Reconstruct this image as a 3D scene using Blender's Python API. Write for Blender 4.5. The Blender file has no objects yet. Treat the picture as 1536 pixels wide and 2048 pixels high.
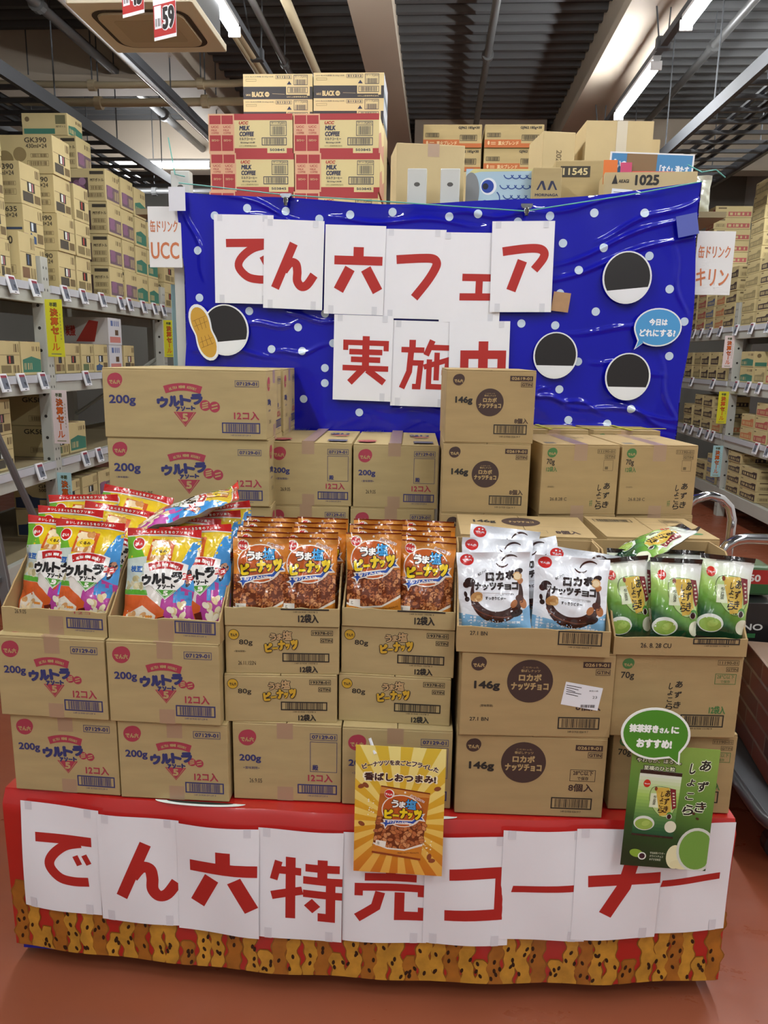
import bpy, bmesh, math, random
from mathutils import Vector, Matrix

sc = bpy.context.scene
COL = sc.collection
PI = math.pi

# ---------------------------------------------------------------- camera, world, exposure
cam_data = bpy.data.cameras.new('camera')
cam_data.sensor_fit = 'VERTICAL'
cam_data.sensor_height = 36.0
cam_data.lens = 36.0 * 1500.0 / 2048.0
cam_data.clip_start = 0.05
cam = bpy.data.objects.new('camera', cam_data)
COL.objects.link(cam)
_yaw, _pitch, _roll = math.radians(3.9), math.radians(11.7), math.radians(1.04)
cam.matrix_world = (Matrix.Translation((0, 0, 1.6)) @ Matrix.Rotation(_yaw, 4, 'Z')
                    @ Matrix.Rotation(PI / 2 - _pitch, 4, 'X') @ Matrix.Rotation(_roll, 4, 'Z'))
sc.camera = cam

world = bpy.data.worlds.new('store_ambient')
sc.world = world
world.use_nodes = True
world.node_tree.nodes['Background'].inputs[0].default_value = (1.0, 0.96, 0.90, 1)
world.node_tree.nodes['Background'].inputs[1].default_value = 0.42
sc.view_settings.view_transform = 'Standard'
sc.view_settings.look = 'None'
sc.view_settings.exposure = -0.22
sc.view_settings.gamma = 1.0
sc.view_settings.use_curve_mapping = False
sc.cycles.max_bounces = 6
sc.cycles.diffuse_bounces = 3
sc.cycles.glossy_bounces = 3
LAMP = 150.0        # strength of the ceiling tubes


# ---------------------------------------------------------------- materials
def lin(h):
    if isinstance(h, str):
        h = h.lstrip('#')
        c = [int(h[i:i + 2], 16) / 255 for i in (0, 2, 4)]
        return tuple((v / 12.92 if v <= .04045 else ((v + .055) / 1.055) ** 2.4) for v in c) + (1,)
    return tuple(h) + (1,)


MATS = {}


def mat(name, col, rough=.6, metal=0., emit=0., coat=0., var=0., vscale=8., bump=0., bscale=60., spec=.5, bdist=.002,
        stretch=None):
    if name in MATS:
        return MATS[name]
    m = bpy.data.materials.new(name)
    m.use_nodes = True
    nt = m.node_tree
    b = nt.nodes['Principled BSDF']
    c = lin(col)
    b.inputs['Base Color'].default_value = c
    b.inputs['Roughness'].default_value = rough
    b.inputs['Metallic'].default_value = metal
    b.inputs['Specular IOR Level'].default_value = spec
    if coat:
        b.inputs['Coat Weight'].default_value = coat
        b.inputs['Coat Roughness'].default_value = .08
    if emit:
        b.inputs['Emission Color'].default_value = c
        b.inputs['Emission Strength'].default_value = emit
    if var or bump:
        tc = nt.nodes.new('ShaderNodeTexCoord')
        src = tc.outputs['Object']
        if stretch:
            mp = nt.nodes.new('ShaderNodeMapping')
            mp.inputs['Scale'].default_value = stretch
            nt.links.new(src, mp.inputs[0])
            src = mp.outputs[0]
    if var:
        n = nt.nodes.new('ShaderNodeTexNoise')
        n.inputs['Scale'].default_value = vscale
        n.inputs['Detail'].default_value = 4
        nt.links.new(src, n.inputs['Vector'])
        r = nt.nodes.new('ShaderNodeMapRange')
        r.inputs[1].default_value = .3
        r.inputs[2].default_value = .7
        r.inputs[3].default_value = 1 - var
        r.inputs[4].default_value = 1 + var
        nt.links.new(n.outputs[0], r.inputs[0])
        mx = nt.nodes.new('ShaderNodeMix')
        mx.data_type = 'RGBA'
        mx.blend_type = 'MULTIPLY'
        mx.inputs[0].default_value = 1
        mx.inputs[6].default_value = c
        nt.links.new(r.outputs[0], mx.inputs[7])
        nt.links.new(mx.outputs[2], b.inputs['Base Color'])
    if bump:
        n = nt.nodes.new('ShaderNodeTexNoise')
        n.inputs['Scale'].default_value = bscale
        n.inputs['Detail'].default_value = 2
        n.inputs['Distortion'].default_value = .8
        nt.links.new(src, n.inputs['Vector'])
        bp = nt.nodes.new('ShaderNodeBump')
        bp.inputs['Strength'].default_value = bump
        bp.inputs['Distance'].default_value = bdist
        nt.links.new(n.outputs[0], bp.inputs['Height'])
        nt.links.new(bp.outputs[0], b.inputs['Normal'])
        if coat:
            nt.links.new(bp.outputs[0], b.inputs['Coat Normal'])
    MATS[name] = m
    return m


def ink(col, rough=.65):
    return mat('ink_' + col.lstrip('#'), col, rough)


def film(col):
    return mat('film_' + col.lstrip('#'), col, .24, coat=.95, bump=.6, bscale=30, bdist=.005)


CARD = mat('cardboard', '#b29d6e', .8, var=.07, vscale=6, bump=.12, bscale=90, bdist=.001, stretch=(1, 1, 5))
CARDW = mat('cardboard_warm', '#ab9163', .8, var=.07, vscale=6, bump=.12, bscale=90, bdist=.001, stretch=(1, 1, 5))
CARD2 = mat('cardboard_pale', '#c6b184', .8, var=.06, vscale=5, bump=.1, bscale=90, bdist=.001)
CARDIN = mat('cardboard_inner', '#a98d60', .85, var=.05, vscale=7)
TAPE = mat('brown_tape', '#a98c70', .35, coat=.3)
GRAPE = '#c3b083'
PAPER = mat('white_paper', '#eeeef2', .75, var=.015, vscale=7)
STEEL = mat('painted_steel', '#b3b4aa', .45, var=.05, vscale=4)
DARKSTEEL = mat('dark_grey_steel', '#505357', .65)
CHROME = mat('chrome', '#d9dadd', .12, metal=1)
WHITEP = mat('white_plastic', '#e6e6e6', .35)
BLACKP = mat('black_plastic', '#151517', .35)
CLEART = mat('clear_tape', '#dfe0e6', .22, coat=.5)


# ---------------------------------------------------------------- mesh helpers
class MB:
    def __init__(s):
        s.v, s.f, s.m = [], [], []

    def add(s, v, f, m=0):
        o = len(s.v)
        s.v += [tuple(p) for p in v]
        s.f += [tuple(i + o for i in q) for q in f]
        s.m += [m] * len(f)

    def box(s, a, b, m=0, M=None):
        (x0, y0, z0), (x1, y1, z1) = a, b
        v = [(x0, y0, z0), (x1, y0, z0), (x1, y1, z0), (x0, y1, z0), (x0, y0, z1), (x1, y0, z1), (x1, y1, z1), (x0, y1, z1)]
        if M is not None:
            v = [tuple(M @ Vector(p)) for p in v]
        s.add(v, [(0, 3, 2, 1), (4, 5, 6, 7), (0, 1, 5, 4), (1, 2, 6, 5), (2, 3, 7, 6), (3, 0, 4, 7)], m)

    def tube(s, pts, r, n=10, m=0, cap=True):
        pts = [Vector(p) for p in pts]
        rings = []
        up = Vector((0, 0, 1))
        for i, p in enumerate(pts):
            d = (pts[min(i + 1, len(pts) - 1)] - pts[max(i - 1, 0)]).normalized()
            a = d.cross(up)
            if a.length < 1e-3:
                a = d.cross(Vector((1, 0, 0)))
            a.normalize()
            b = a.cross(d)
            rr = r[i] if isinstance(r, (list, tuple)) else r
            rings.append([p + a * (rr * math.cos(2 * PI * k / n)) + b * (rr * math.sin(2 * PI * k / n)) for k in range(n)])
        v = [q for g in rings for q in g]
        f = []
        for i in range(len(rings) - 1):
            for k in range(n):
                k2 = (k + 1) % n
                f.append((i * n + k, i * n + k2, (i + 1) * n + k2, (i + 1) * n + k))
        if cap:
            f.append(tuple(range(n))[::-1])
            f.append(tuple((len(rings) - 1) * n + k for k in range(n)))
        s.add(v, f, m)

    def prism(s, pts, y0, y1, m=0):
        """outline in (x, z), pushed from y0 (front) to y1"""
        n = len(pts)
        v = [(x, y0, z) for x, z in pts] + [(x, y1, z) for x, z in pts]
        f = [tuple(range(n)), tuple(range(2 * n - 1, n - 1, -1))]
        f += [(i, i + n, (i + 1) % n + n, (i + 1) % n) for i in range(n)]
        s.add(v, f, m)

    def mesh(s, name, mats, bevel=0, smooth=False, seg=2):
        me = bpy.data.meshes.new(name)
        me.from_pydata(s.v, [], s.f)
        for m in (mats if isinstance(mats, (list, tuple)) else [mats]):
            me.materials.append(m)
        me.polygons.foreach_set('material_index', s.m)
        if bevel:
            bm = bmesh.new()
            bm.from_mesh(me)
            bmesh.ops.recalc_face_normals(bm, faces=bm.faces)
            bmesh.ops.bevel(bm, geom=list(bm.edges), offset=bevel, segments=seg, affect='EDGES', profile=.6)
            bm.to_mesh(me)
            bm.free()
        if smooth:
            me.polygons.foreach_set('use_smooth', [True] * len(me.polygons))
        me.update()
        return me


def boxmesh(name, a, b, m, bevel=0):
    q = MB()
    q.box(a, b)
    return q.mesh(name, m, bevel)


def link(name, data, parent=None, M=None):
    o = bpy.data.objects.new(name, data)
    COL.objects.link(o)
    if parent is not None:
        o.parent = parent
    if M is not None:
        o.matrix_local = M
    return o


def tag(o, label, cat, group=None, kind=None):
    if label:
        o['label'] = label
    if cat:
        o['category'] = cat
    if group:
        o['group'] = group
    if kind:
        o['kind'] = kind
    return o


def TRS(loc, rz=0., rx=0., ry=0.):
    return (Matrix.Translation(loc) @ Matrix.Rotation(rz, 4, 'Z') @ Matrix.Rotation(ry, 4, 'Y')
            @ Matrix.Rotation(rx, 4, 'X'))


PRINTS = {'print', 'front_print', 'side_print', 'top_print', 'bag_print', 'lettering', 'slots', 'bolt_holes', 'polka_dots', 'cracker_print', 'brick_print', 'fish_print', 'oval_print'}


def place(name, parts, M, label, cat, group=None):
    """one thing: an Empty at its base plus its parts; a part is (name, mesh[, matrix[, subparts]])"""
    e = link(name, None, None, M)
    e.empty_display_size = .05
    tag(e, label, cat, group)

    def put(ps, par):
        for p in ps:
            o = link(p[0], p[1], par, p[2] if len(p) > 2 and p[2] is not None else None)
            if len(p) > 4 and p[4]:
                o['label'] = p[4]
            if len(p) > 3 and p[3]:
                put(p[3], o)
            if p[0] in PRINTS:
                o['kind'] = 'stuff'
    put(parts, e)
    return e


def single(name, mesh, M, label, cat, group=None):
    return tag(link(name, mesh, None, M), label, cat, group)


def struct(name, mesh, M=None):
    o = link(name, mesh, None, M)
    o['kind'] = 'structure'
    return o


# ---------------------------------------------------------------- flat print ("art"): text and shapes in a plane
_TXT = {}


def text_geo(s, shear=0.):
    k = (s, shear)
    if k in _TXT:
        return _TXT[k]
    c = bpy.data.curves.new('t', 'FONT')
    c.body = s
    c.resolution_u = 3
    c.shear = shear
    o = bpy.data.objects.new('t', c)
    me = bpy.data.meshes.new_from_object(o)
    v = [(p.co.x, p.co.y) for p in me.vertices]
    f = [tuple(p.vertices) for p in me.polygons]
    # keep every face turned to the reader
    g = []
    for q in f:
        a = sum(v[q[i]][0] * v[q[(i + 1) % len(q)]][1] - v[q[(i + 1) % len(q)]][0] * v[q[i]][1] for i in range(len(q)))
        if abs(a) > 1e-9:
            g.append(q if a > 0 else q[::-1])
    bpy.data.objects.remove(o)
    bpy.data.curves.remove(c)
    bpy.data.meshes.remove(me)
    if v:
        xs = [p[0] for p in v]
        ys = [p[1] for p in v]
        bb = (min(xs), min(ys), max(xs), max(ys))
    else:
        bb = (0, 0, 1, 1)
    _TXT[k] = (v, g, bb)
    return _TXT[k]


class Art:
    def __init__(s, w=1., h=1.):
        s.items = []
        s.w, s.h = w, h      # coordinates handed in are fractions of the face

    def raw(s, v, f, m, L, sub=None):
        # every shape gets its own hair-thin height inside its layer
        s.items.append((v, f, m, L + (sub if sub is not None else (len(s.items) % 12) * .02)))

    def poly(s, pts, m, L=0):
        v = [(x * s.w, y * s.h) for x, y in pts]
        n = len(v)
        a = sum(v[i][0] * v[(i + 1) % n][1] - v[(i + 1) % n][0] * v[i][1] for i in range(n))
        s.raw(v, [tuple(range(n)) if a > 0 else tuple(range(n))[::-1]], m, L)

    def rect(s, x0, y0, x1, y1, m, L=0):
        s.poly([(x0, y0), (x1, y0), (x1, y1), (x0, y1)], m, L)

    def frame(s, x0, y0, x1, y1, t, m, L=0):
        tx, ty = t / s.w, t / s.h
        s.rect(x0, y0, x1, y0 + ty, m, L)
        s.rect(x0, y1 - ty, x1, y1, m, L)
        s.rect(x0, y0 + ty, x0 + tx, y1 - ty, m, L)
        s.rect(x1 - tx, y0 + ty, x1, y1 - ty, m, L)

    def disc(s, x, y, rx, m, L=0, ry=None, rot=0., n=28):
        """rx, ry in metres"""
        ry = rx if ry is None else ry
        cx, cy = x * s.w, y * s.h
        v = []
        for k in range(n):
            a = 2 * PI * k / n
            px, py = rx * math.cos(a), ry * math.sin(a)
            v.append((cx + px * math.cos(rot) - py * math.sin(rot), cy + px * math.sin(rot) + py * math.cos(rot)))
        s.raw(v, [tuple(range(n))], m, L)

    def ring(s, x, y, r0, r1, m, L=0, a0=0., a1=2 * PI, n=32, yk=1.):
        cx, cy = x * s.w, y * s.h
        v, f = [], []
        for k in range(n + 1):
            a = a0 + (a1 - a0) * k / n
            q0 = r0(k / n) if callable(r0) else r0
            q1 = r1(k / n) if callable(r1) else r1
            v += [(cx + q0 * math.cos(a), cy + yk * q0 * math.sin(a)), (cx + q1 * math.cos(a), cy + yk * q1 * math.sin(a))]
        for k in range(n):
            q = (2 * k, 2 * k + 1, 2 * k + 3, 2 * k + 2)
            f.append(q if a1 > a0 else q[::-1])
        s.raw(v, f, m, L)

    def line(s, x0, y0, x1, y1, t, m, L=0):
        ax, ay, bx, by = x0 * s.w, y0 * s.h, x1 * s.w, y1 * s.h
        d = math.hypot(bx - ax, by - ay) or 1
        nx, ny = -(by - ay) / d * t / 2, (bx - ax) / d * t / 2
        s.raw([(ax - nx, ay - ny), (bx - nx, by - ny), (bx + nx, by + ny), (ax + nx, ay + ny)], [(0, 1, 2, 3)], m, L)

    def text(s, t, x0, y0, x1, y1, m, L=1, bold=0., rot=0., shear=0., nb=8):
        """text stretched to the box; bold = stroke growth as a share of the box height"""
        v, f, (a, b, c, d) = text_geo(t, shear)
        if not f:
            return
        X0, Y0, X1, Y1 = x0 * s.w, y0 * s.h, x1 * s.w, y1 * s.h
        r = bold * (Y1 - Y0)
        kx, ky = (X1 - X0 - 2 * r) / (c - a), (Y1 - Y0 - 2 * r) / max(d - b, 1e-3)
        cx, cy = (X0 + X1) / 2, (Y0 + Y1) / 2
        ca, sa = math.cos(rot), math.sin(rot)
        offs = [(0, 0)]
        if bold:
            offs += [(r * math.cos(2 * PI * k / nb + .4), r * math.sin(2 * PI * k / nb + .4)) for k in range(nb)]
            if bold > .07:
                offs += [(r * .5 * math.cos(2 * PI * k / nb), r * .5 * math.sin(2 * PI * k / nb)) for k in range(nb)]
        for ko, (ox, oy) in enumerate(offs):
            w = []
            for px, py in v:
                qx, qy = (px - (a + c) / 2) * kx + ox, (py - (b + d) / 2) * ky + oy
                w.append((cx + qx * ca - qy * sa, cy + qx * sa + qy * ca))
            s.raw(w, f, m, L, .26 + .7 * ko / len(offs))

    def arctext(s, t, cx, cy, r, a0, a1, size, m, L=1, bold=0., kx=1.):
        """letters on an arc, angles from the top, clockwise; r and size in metres"""
        n = len(t)
        for i, ch in enumerate(t):
            if ch == ' ':
                continue
            a = a0 + (a1 - a0) * (i + .5) / n
            x, y = cx * s.w + r * math.sin(a), cy * s.h + r * math.cos(a)
            hw, hh = size / 2 * kx, size / 2
            if ch in 'ー':
                hh *= .2
            s.text(ch, (x - hw) / s.w, (y - hh) / s.h, (x + hw) / s.w, (y + hh) / s.h, m, L, bold, rot=-a, nb=5)

    def stroke(s, pts, t, m, L=1, curve=False):
        """thick line with square ends; pts in fractions, t in metres"""
        P = [Vector((x * s.w, y * s.h)) for x, y in pts]
        if curve:
            Q = []
            n = len(P)
            for i in range(n - 1):
                a, b, c, d = P[max(i - 1, 0)], P[i], P[i + 1], P[min(i + 2, n - 1)]
                for k in range(6):
                    u = k / 6
                    Q.append(.5 * (2 * b + (c - a) * u + (2 * a - 5 * b + 4 * c - d) * u * u + (3 * b - a - 3 * c + d) * u ** 3))
            P = Q + [P[-1]]
        n = len(P)
        l, r = [], []
        for i in range(n):
            d0 = (P[i] - P[i - 1]).normalized() if i else None
            d1 = (P[i + 1] - P[i]).normalized() if i < n - 1 else None
            d0, d1 = d0 or d1, d1 or d0
            n0, n1 = Vector((-d0.y, d0.x)), Vector((-d1.y, d1.x))
            mm = (n0 + n1)
            mm = mm.normalized() if mm.length > 1e-6 else n0
            k = min(2.0, 1 / max(.3, mm.dot(n0)))
            l.append(P[i] + mm * (t / 2 * k))
            r.append(P[i] - mm * (t / 2 * k))
        v = [tuple(p) for p in r] + [tuple(p) for p in l]
        s.raw(v, [(i, i + 1, n + i + 1, n + i) for i in range(n - 1)], m, L)

    def bars(s, x0, y0, x1, y1, m, L=1, seed=1, frame=None, n=26):
        rnd = random.Random(seed)
        if frame:
            s.frame(x0, y0, x1, y1, frame, m, L)
            dx, dy = (x1 - x0) * .1, (y1 - y0) * .13
            x0, x1, y0, y1 = x0 + dx, x1 - dx, y0 + dy, y1 - dy
        ws = [rnd.choice((1, 1, 1.6, 2.4)) for _ in range(2 * n - 1)]
        k = (x1 - x0) / sum(ws)
        x = x0
        for i, q in enumerate(ws):
            if i % 2 == 0:
                s.rect(x, y0, x + q * k * .95, y1, m, L)
            x += q * k

    def add(s, o, cx, cy, k, rot=0., dL=0):
        """another drawing laid into this one; cx, cy = where its lower left corner goes (metres), k = scale"""
        ca, sa = math.cos(rot) * k, math.sin(rot) * k
        for v, f, m, L in o.items:
            s.raw([(cx + x * ca - y * sa, cy + x * sa + y * ca) for x, y in v], f, m, L + dL, 0.)

    def mesh(s, name, fn=None, cut=None, eps=.00028):
        """fn maps (x, y, lift) to a point; default = upright plane facing -Y"""
        fn = fn or (lambda x, y, e: (x, -e, y))
        mats, V, F, I, E = [], [], [], [], []
        for v, f, m, L in s.items:
            if m not in mats:
                mats.append(m)
            o = len(V)
            V += [(x, y, (L + 1) * eps) for x, y in v]
            F += [tuple(i + o for i in q) for q in f]
            I += [mats.index(m)] * len(f)
        me = bpy.data.meshes.new(name)
        me.from_pydata(V, [], F)
        for m in mats:
            me.materials.append(m)
        me.polygons.foreach_set('material_index', I)
        if cut:
            bm = bmesh.new()
            bm.from_mesh(me)
            xs = [v[0] for v in V]
            ys = [v[1] for v in V]
            if isinstance(cut, tuple):
                lines = [(0, c) for c in cut[0]] + [(1, c) for c in cut[1]]
            else:
                lines = []
                for ax, lo, hi in ((0, min(xs), max(xs)), (1, min(ys), max(ys))):
                    n = int((hi - lo) / cut)
                    lines += [(ax, lo + (hi - lo) * k / (n + 1)) for k in range(1, n + 1)]
            if lines:
                for ax, c in lines:
                    co = Vector((0, 0, 0))
                    co[ax] = c
                    no = Vector((0, 0, 0))
                    no[ax] = 1
                    bmesh.ops.bisect_plane(bm, geom=bm.verts[:] + bm.edges[:] + bm.faces[:], plane_co=co, plane_no=no, dist=1e-6)
            bm.to_mesh(me)
            bm.free()
        for v in me.vertices:
            v.co = Vector(fn(v.co.x, v.co.y, v.co.z))
        if cut:
            me.polygons.foreach_set('use_smooth', [True] * len(me.polygons))
        me.update()
        return me
# ================================================================ the hall
def floor_material():
    m = mat('floor_epoxy', '#8a4a31', .28, var=.1, vscale=1.6)
    nt = m.node_tree
    b = nt.nodes['Principled BSDF']
    tc = nt.nodes.new('ShaderNodeTexCoord')
    mp = nt.nodes.new('ShaderNodeMapping')
    mp.inputs['Scale'].default_value = (1.2, 2.6, 1)
    mp.inputs['Rotation'].default_value = (0, 0, .5)
    n = nt.nodes.new('ShaderNodeTexNoise')
    n.inputs['Scale'].default_value = 3.5
    n.inputs['Detail'].default_value = 8
    n.inputs['Roughness'].default_value = .7
    nt.links.new(tc.outputs['Object'], mp.inputs[0])
    nt.links.new(mp.outputs[0], n.inputs['Vector'])
    r = nt.nodes.new('ShaderNodeMapRange')
    r.inputs[1].default_value, r.inputs[2].default_value = .35, .75
    r.inputs[3].default_value, r.inputs[4].default_value = .26, .5
    nt.links.new(n.outputs[0], r.inputs[0])
    nt.links.new(r.outputs[0], b.inputs['Roughness'])
    return m


def slab(name, a, b, m, bevel=0):
    c = [(p + q) / 2 for p, q in zip(a, b)]
    me = boxmesh(name, [p - q for p, q in zip(a, c)], [p - q for p, q in zip(b, c)], m, bevel)
    return struct(name, me, Matrix.Translation(c))


BEIGE = mat('painted_beam', '#b7aa98', .7, var=.04, vscale=1.5)
DECKM = mat('black_roof_deck', '#242426', .7)
RIBM = mat('dark_deck_rib', '#525354', .6)
WALLM = mat('pale_wall_panel', '#c9c8c2', .7, var=.03, vscale=1)
WALLD = mat('grey_wall_panel', '#85837c', .7, var=.05, vscale=1)

fl = slab('floor', (-7, -7, -.1), (4.9, 13.2, 0), floor_material())
ce = slab('ceiling', (-7, -7, 4.6), (4.9, 13.2, 4.7), DECKM)
slab('wall_right', (4.6, -7, 0), (4.75, 13.2, 4.6), WALLM)
slab('wall_left', (-7, -7, 0), (-6.85, 13.2, 4.6), WALLD)
slab('wall_back', (-7, 12.6, 0), (4.6, 12.75, 4.6), WALLD)

# ribs of the roof deck, each one a piece of the ceiling
rq = MB()
rq.prism([(-.028, -.05), (.028, -.05), (.045, 0), (-.045, 0)], -5.6, 5.6)
rib = rq.mesh('deck_rib', RIBM)
for k in range(36):
    o = link('deck_rib', rib, ce, Matrix.Translation((-1.0, 0, 0)) @ Matrix.Rotation(PI / 2, 4, 'Z'))
    o.matrix_local = Matrix.Translation((-.1, 5.2 + k * .212 - 3.1, -.05)) @ Matrix.Rotation(PI / 2, 4, 'Z')


def girder(n, x0, x1, y0, y1, zb, along='Y'):
    q = MB()
    if along == 'Y':
        t = (x1 - x0) * .16
        q.box((x0, y0, zb), (x1, y1, zb + .09))
        q.box((x0 + t, y0, zb + .09), (x1 - t, y1, 4.6))
    else:
        q.box((x0, y0, zb), (x1, y1, zb + .08))
        q.box((x0, y0 + .05, zb + .08), (x1, y1 - .05, 4.6))
    struct('trim_%d' % n, q.mesh('roof_beam', BEIGE))


girder(1, -.74, -.42, 2.0, 12.6, 4.1)
girder(2, 1.28, 1.74, 2.0, 12.6, 4.1)
girder(3, -2.72, -2.36, 2.0, 12.6, 4.1)
girder(4, -6.85, -2.76, 7.55, 7.9, 4.08, 'X')
girder(5, -6.85, -2.76, 5.6, 5.9, 4.2, 'X')
girder(6, -2.33, -.78, 10.3, 10.6, 3.95, 'X')
girder(7, -.4, 1.26, 10.3, 10.6, 3.95, 'X')
girder(8, 1.76, 4.6, 10.3, 10.6, 3.95, 'X')
girder(9, -6.85, -2.76, 10.3, 10.6, 3.95, 'X')

# ---- ceiling tubes
TUBE = mat('lit_tube', '#fbfdff', .4, emit=LAMP)
HOUS = mat('lamp_housing', '#cfd0d0', .35, metal=.3)
hq = MB()
hq.prism([(-.03, .055), (.03, .055), (.03, .03), (.018, .012), (-.018, .012), (-.03, .03)], -.61, .61)
housing = hq.mesh('housing', HOUS)
tq = MB()
tq.prism([(.036 * math.cos(a), -.012 + .030 * math.sin(a)) for a in [PI * .8 + k * PI * 1.4 / 10 for k in range(11)]], -.595, .595)
tube = tq.mesh('tube', TUBE, smooth=False)
cq = MB()
cq.box((-.042, -.61, -.045), (.042, -.596, .02))
cq2 = cq.mesh('end_cap', WHITEP, .004)
ROT90 = Matrix.Rotation(PI / 2, 4, 'Z')


def lamp(x, y, z, rz, label):
    place('tube_light', [('housing', housing), ('tube', tube), ('end_cap', cq2),
                         ('end_cap', cq2, Matrix.Rotation(PI, 4, 'Z'))], TRS((x, y, z), rz), label, 'light', 'lit ceiling tubes')


names = ['first', 'second', 'third', 'fourth', 'fifth', 'sixth', 'seventh', 'eighth', 'ninth', 'tenth', 'eleventh', 'twelfth']
for k in range(6):
    lamp(1.55, 6.9 - 1.9 * k, 3.78, 0, 'lit white tube light, %s one on the rail above the hand truck aisle' % names[k])
for k in range(6):
    lamp(-1.475, 5.03 - 1.9 * k, 3.78, 0, 'lit white tube light, %s one on the rail beside the air conditioner' % names[k])
for k in range(2):  # added tubes, out of view, only there to brighten the pale side wall
    lamp(3.85, 7.2 - 1.9 * k, 4.2, 0, 'added lit tube light out of view above the can rack, %s one' % names[k])
lamp(-3.36, 9.3, 3.78, PI / 2, 'far lit tube light running crosswise above the tall carton stacks')


def rail(x, y0, y1, z, label, rods, w=.05, mt=None, hook=True):
    q = MB()
    q.box((-w / 2, y0, .055), (w / 2, y1, .105))
    parts = [('channel', q.mesh('channel', mt or DARKSTEEL))]
    for yy in rods:
        r = MB()
        r.tube([(-.03, yy, .1), (-.16, yy - .05, 4.6 - z)], .006, 6)
        parts.append(('hanger_rod', r.mesh('hanger_rod', DARKSTEEL)))
        r = MB()
        r.tube([(.03, yy, .1), (.05, yy + .02, 4.6 - z)], .006, 6)
        parts.append(('hanger_rod', r.mesh('hanger_rod', DARKSTEEL)))
        r = MB()
        r.box((-.05, yy - .03, .04), (.05, yy + .03, .125))
        parts.append(('bracket', r.mesh('bracket', DARKSTEEL, .006)))
    place('lighting_rail', parts, Matrix.Translation((x, 0, z)), label, 'lighting rail')


rail(1.55, -4.5, 9.5, 3.78, 'dark hanging rail that carries the tube lights above the hand truck aisle', [2.2, 4.2, 6.15, 8.3])
rail(-1.475, -4.5, 7.6, 3.78, 'dark hanging rail that carries the tube lights beside the air conditioner', [2.2, 4.0, 6.3])
# unlit rail with a bright lower edge
q = MB()
q.box((-.05, 3.2, 0), (.05, 9.2, .07))
q2 = MB()
q2.tube([(0.01, 3.2, -.018), (0.01, 9.2, -.018)], .022, 8)
parts = [('channel', q.mesh('channel', DARKSTEEL)), ('unlit_tube', q2.mesh('unlit_tube', mat('unlit_tube_glass', '#dfe3e6', .1, coat=1), smooth=True))]
for yy in (5.6, 7.0, 8.4):
    r = MB()
    r.tube([(0, yy, .06), (0, yy, .82)], .006, 6)
    parts.append(('hanger_rod', r.mesh('hanger_rod', DARKSTEEL)))
place('unlit_light_rail', parts, Matrix.Translation((-2.41, 0, 3.75)), 'long unlit glossy light rail running below the air conditioner', 'lighting rail')

# ---- air conditioner cassette
acm = mat('ac_beige', '#e0d6bc', .5)
acd = mat('ac_slot', '#3a2f22', .7)
acf = mat('ac_filter', '#bfb092', .7)


def rrect(w, h, r, n=6):
    p = []
    for cx, cy, a in ((w - r, h - r, 0), (-w + r, h - r, PI / 2), (-w + r, -h + r, PI), (w - r, -h + r, 1.5 * PI)):
        for k in range(n + 1):
            t = a + k * PI / 2 / n
            p.append((cx + r * math.cos(t), cy + r * math.sin(t)))
    return p


def hplate(name, pts, z0, z1, m, bevel=0):
    q = MB()
    n = len(pts)
    q.add([(x, y, z0) for x, y in pts] + [(x, y, z1) for x, y in pts],
          [tuple(range(n))[::-1], tuple(range(n, 2 * n))] + [(i, (i + 1) % n, (i + 1) % n + n, i + n) for i in range(n)])
    return q.mesh(name, m, bevel)


slotq = MB()
o_, i_ = rrect(.285, .262, .1), rrect(.255, .232, .075)
n_ = len(o_)
slotq.add([(x, y, -.012) for x, y in o_] + [(x, y, -.012) for x, y in i_],
          [(i, i + n_, (i + 1) % n_ + n_, (i + 1) % n_) for i in range(n_)])
place('ceiling_air_conditioner', [
    ('panel', hplate('panel', rrect(.36, .35, .015), -.01, .03, acm, .006)),
    ('air_slot', slotq.mesh('air_slot', acd)),
    ('grille', hplate('grille', rrect(.252, .229, .075), -.022, -.008, acf)),
    ('grille_line', hplate('grille_line', rrect(.175, .15, .02), -.024, -.02, mat('ac_filter2', '#b2a385', .7))),
    ('casing', boxmesh('casing', (-.33, -.31, .03), (.33, .31, .3), mat('galvanised', '#8c8f92', .4, metal=.7))),
    ('hanger_rod', boxmesh('hanger_rod', (-.33, -.3, .3), (-.32, -.29, 1.05), DARKSTEEL)),
    ('hanger_rod', boxmesh('hanger_rod', (.32, .29, .3), (.33, .3, 1.05), DARKSTEEL)),
    ('hanger_rod', boxmesh('hanger_rod', (.32, -.3, .3), (.33, -.29, 1.05), DARKSTEEL)),
], TRS((-1.775, 4.86, 3.5)), 'beige square cassette air conditioner hanging from the ceiling', 'air conditioner')

# ---- pipes
PIPEB = mat('beige_pipe', '#b3a587', .55)
PIPEG = mat('grey_pipe', '#7c7d7d', .4, metal=.5)


def arc(c, r, a0, a1, n=8):
    return [(c[0] + r * math.cos(a0 + (a1 - a0) * k / n), c[1] + r * math.sin(a0 + (a1 - a0) * k / n), c[2]) for k in range(n + 1)]


def pipe(pts, r, m, label, rings=(), n=12):
    q = MB()
    q.tube(pts, r, n)
    parts = [('pipe', q.mesh('pipe', m, smooth=True))]
    for c, d in rings:
        q = MB()
        d = Vector(d).normalized() * .03
        q.tube([Vector(c) - d, Vector(c) + d], r * 1.6, n)
        parts.append(('coupling', q.mesh('coupling', m)))
        q = MB()
        q.tube([Vector(c) + Vector((0, 0, r)), (c[0], c[1], 4.6)], .006, 6)
        parts.append(('hanger_rod', q.mesh('hanger_rod', DARKSTEEL)))
    place('ceiling_pipe', parts, Matrix.Identity(4), label, 'pipe', 'ceiling pipes')


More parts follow.
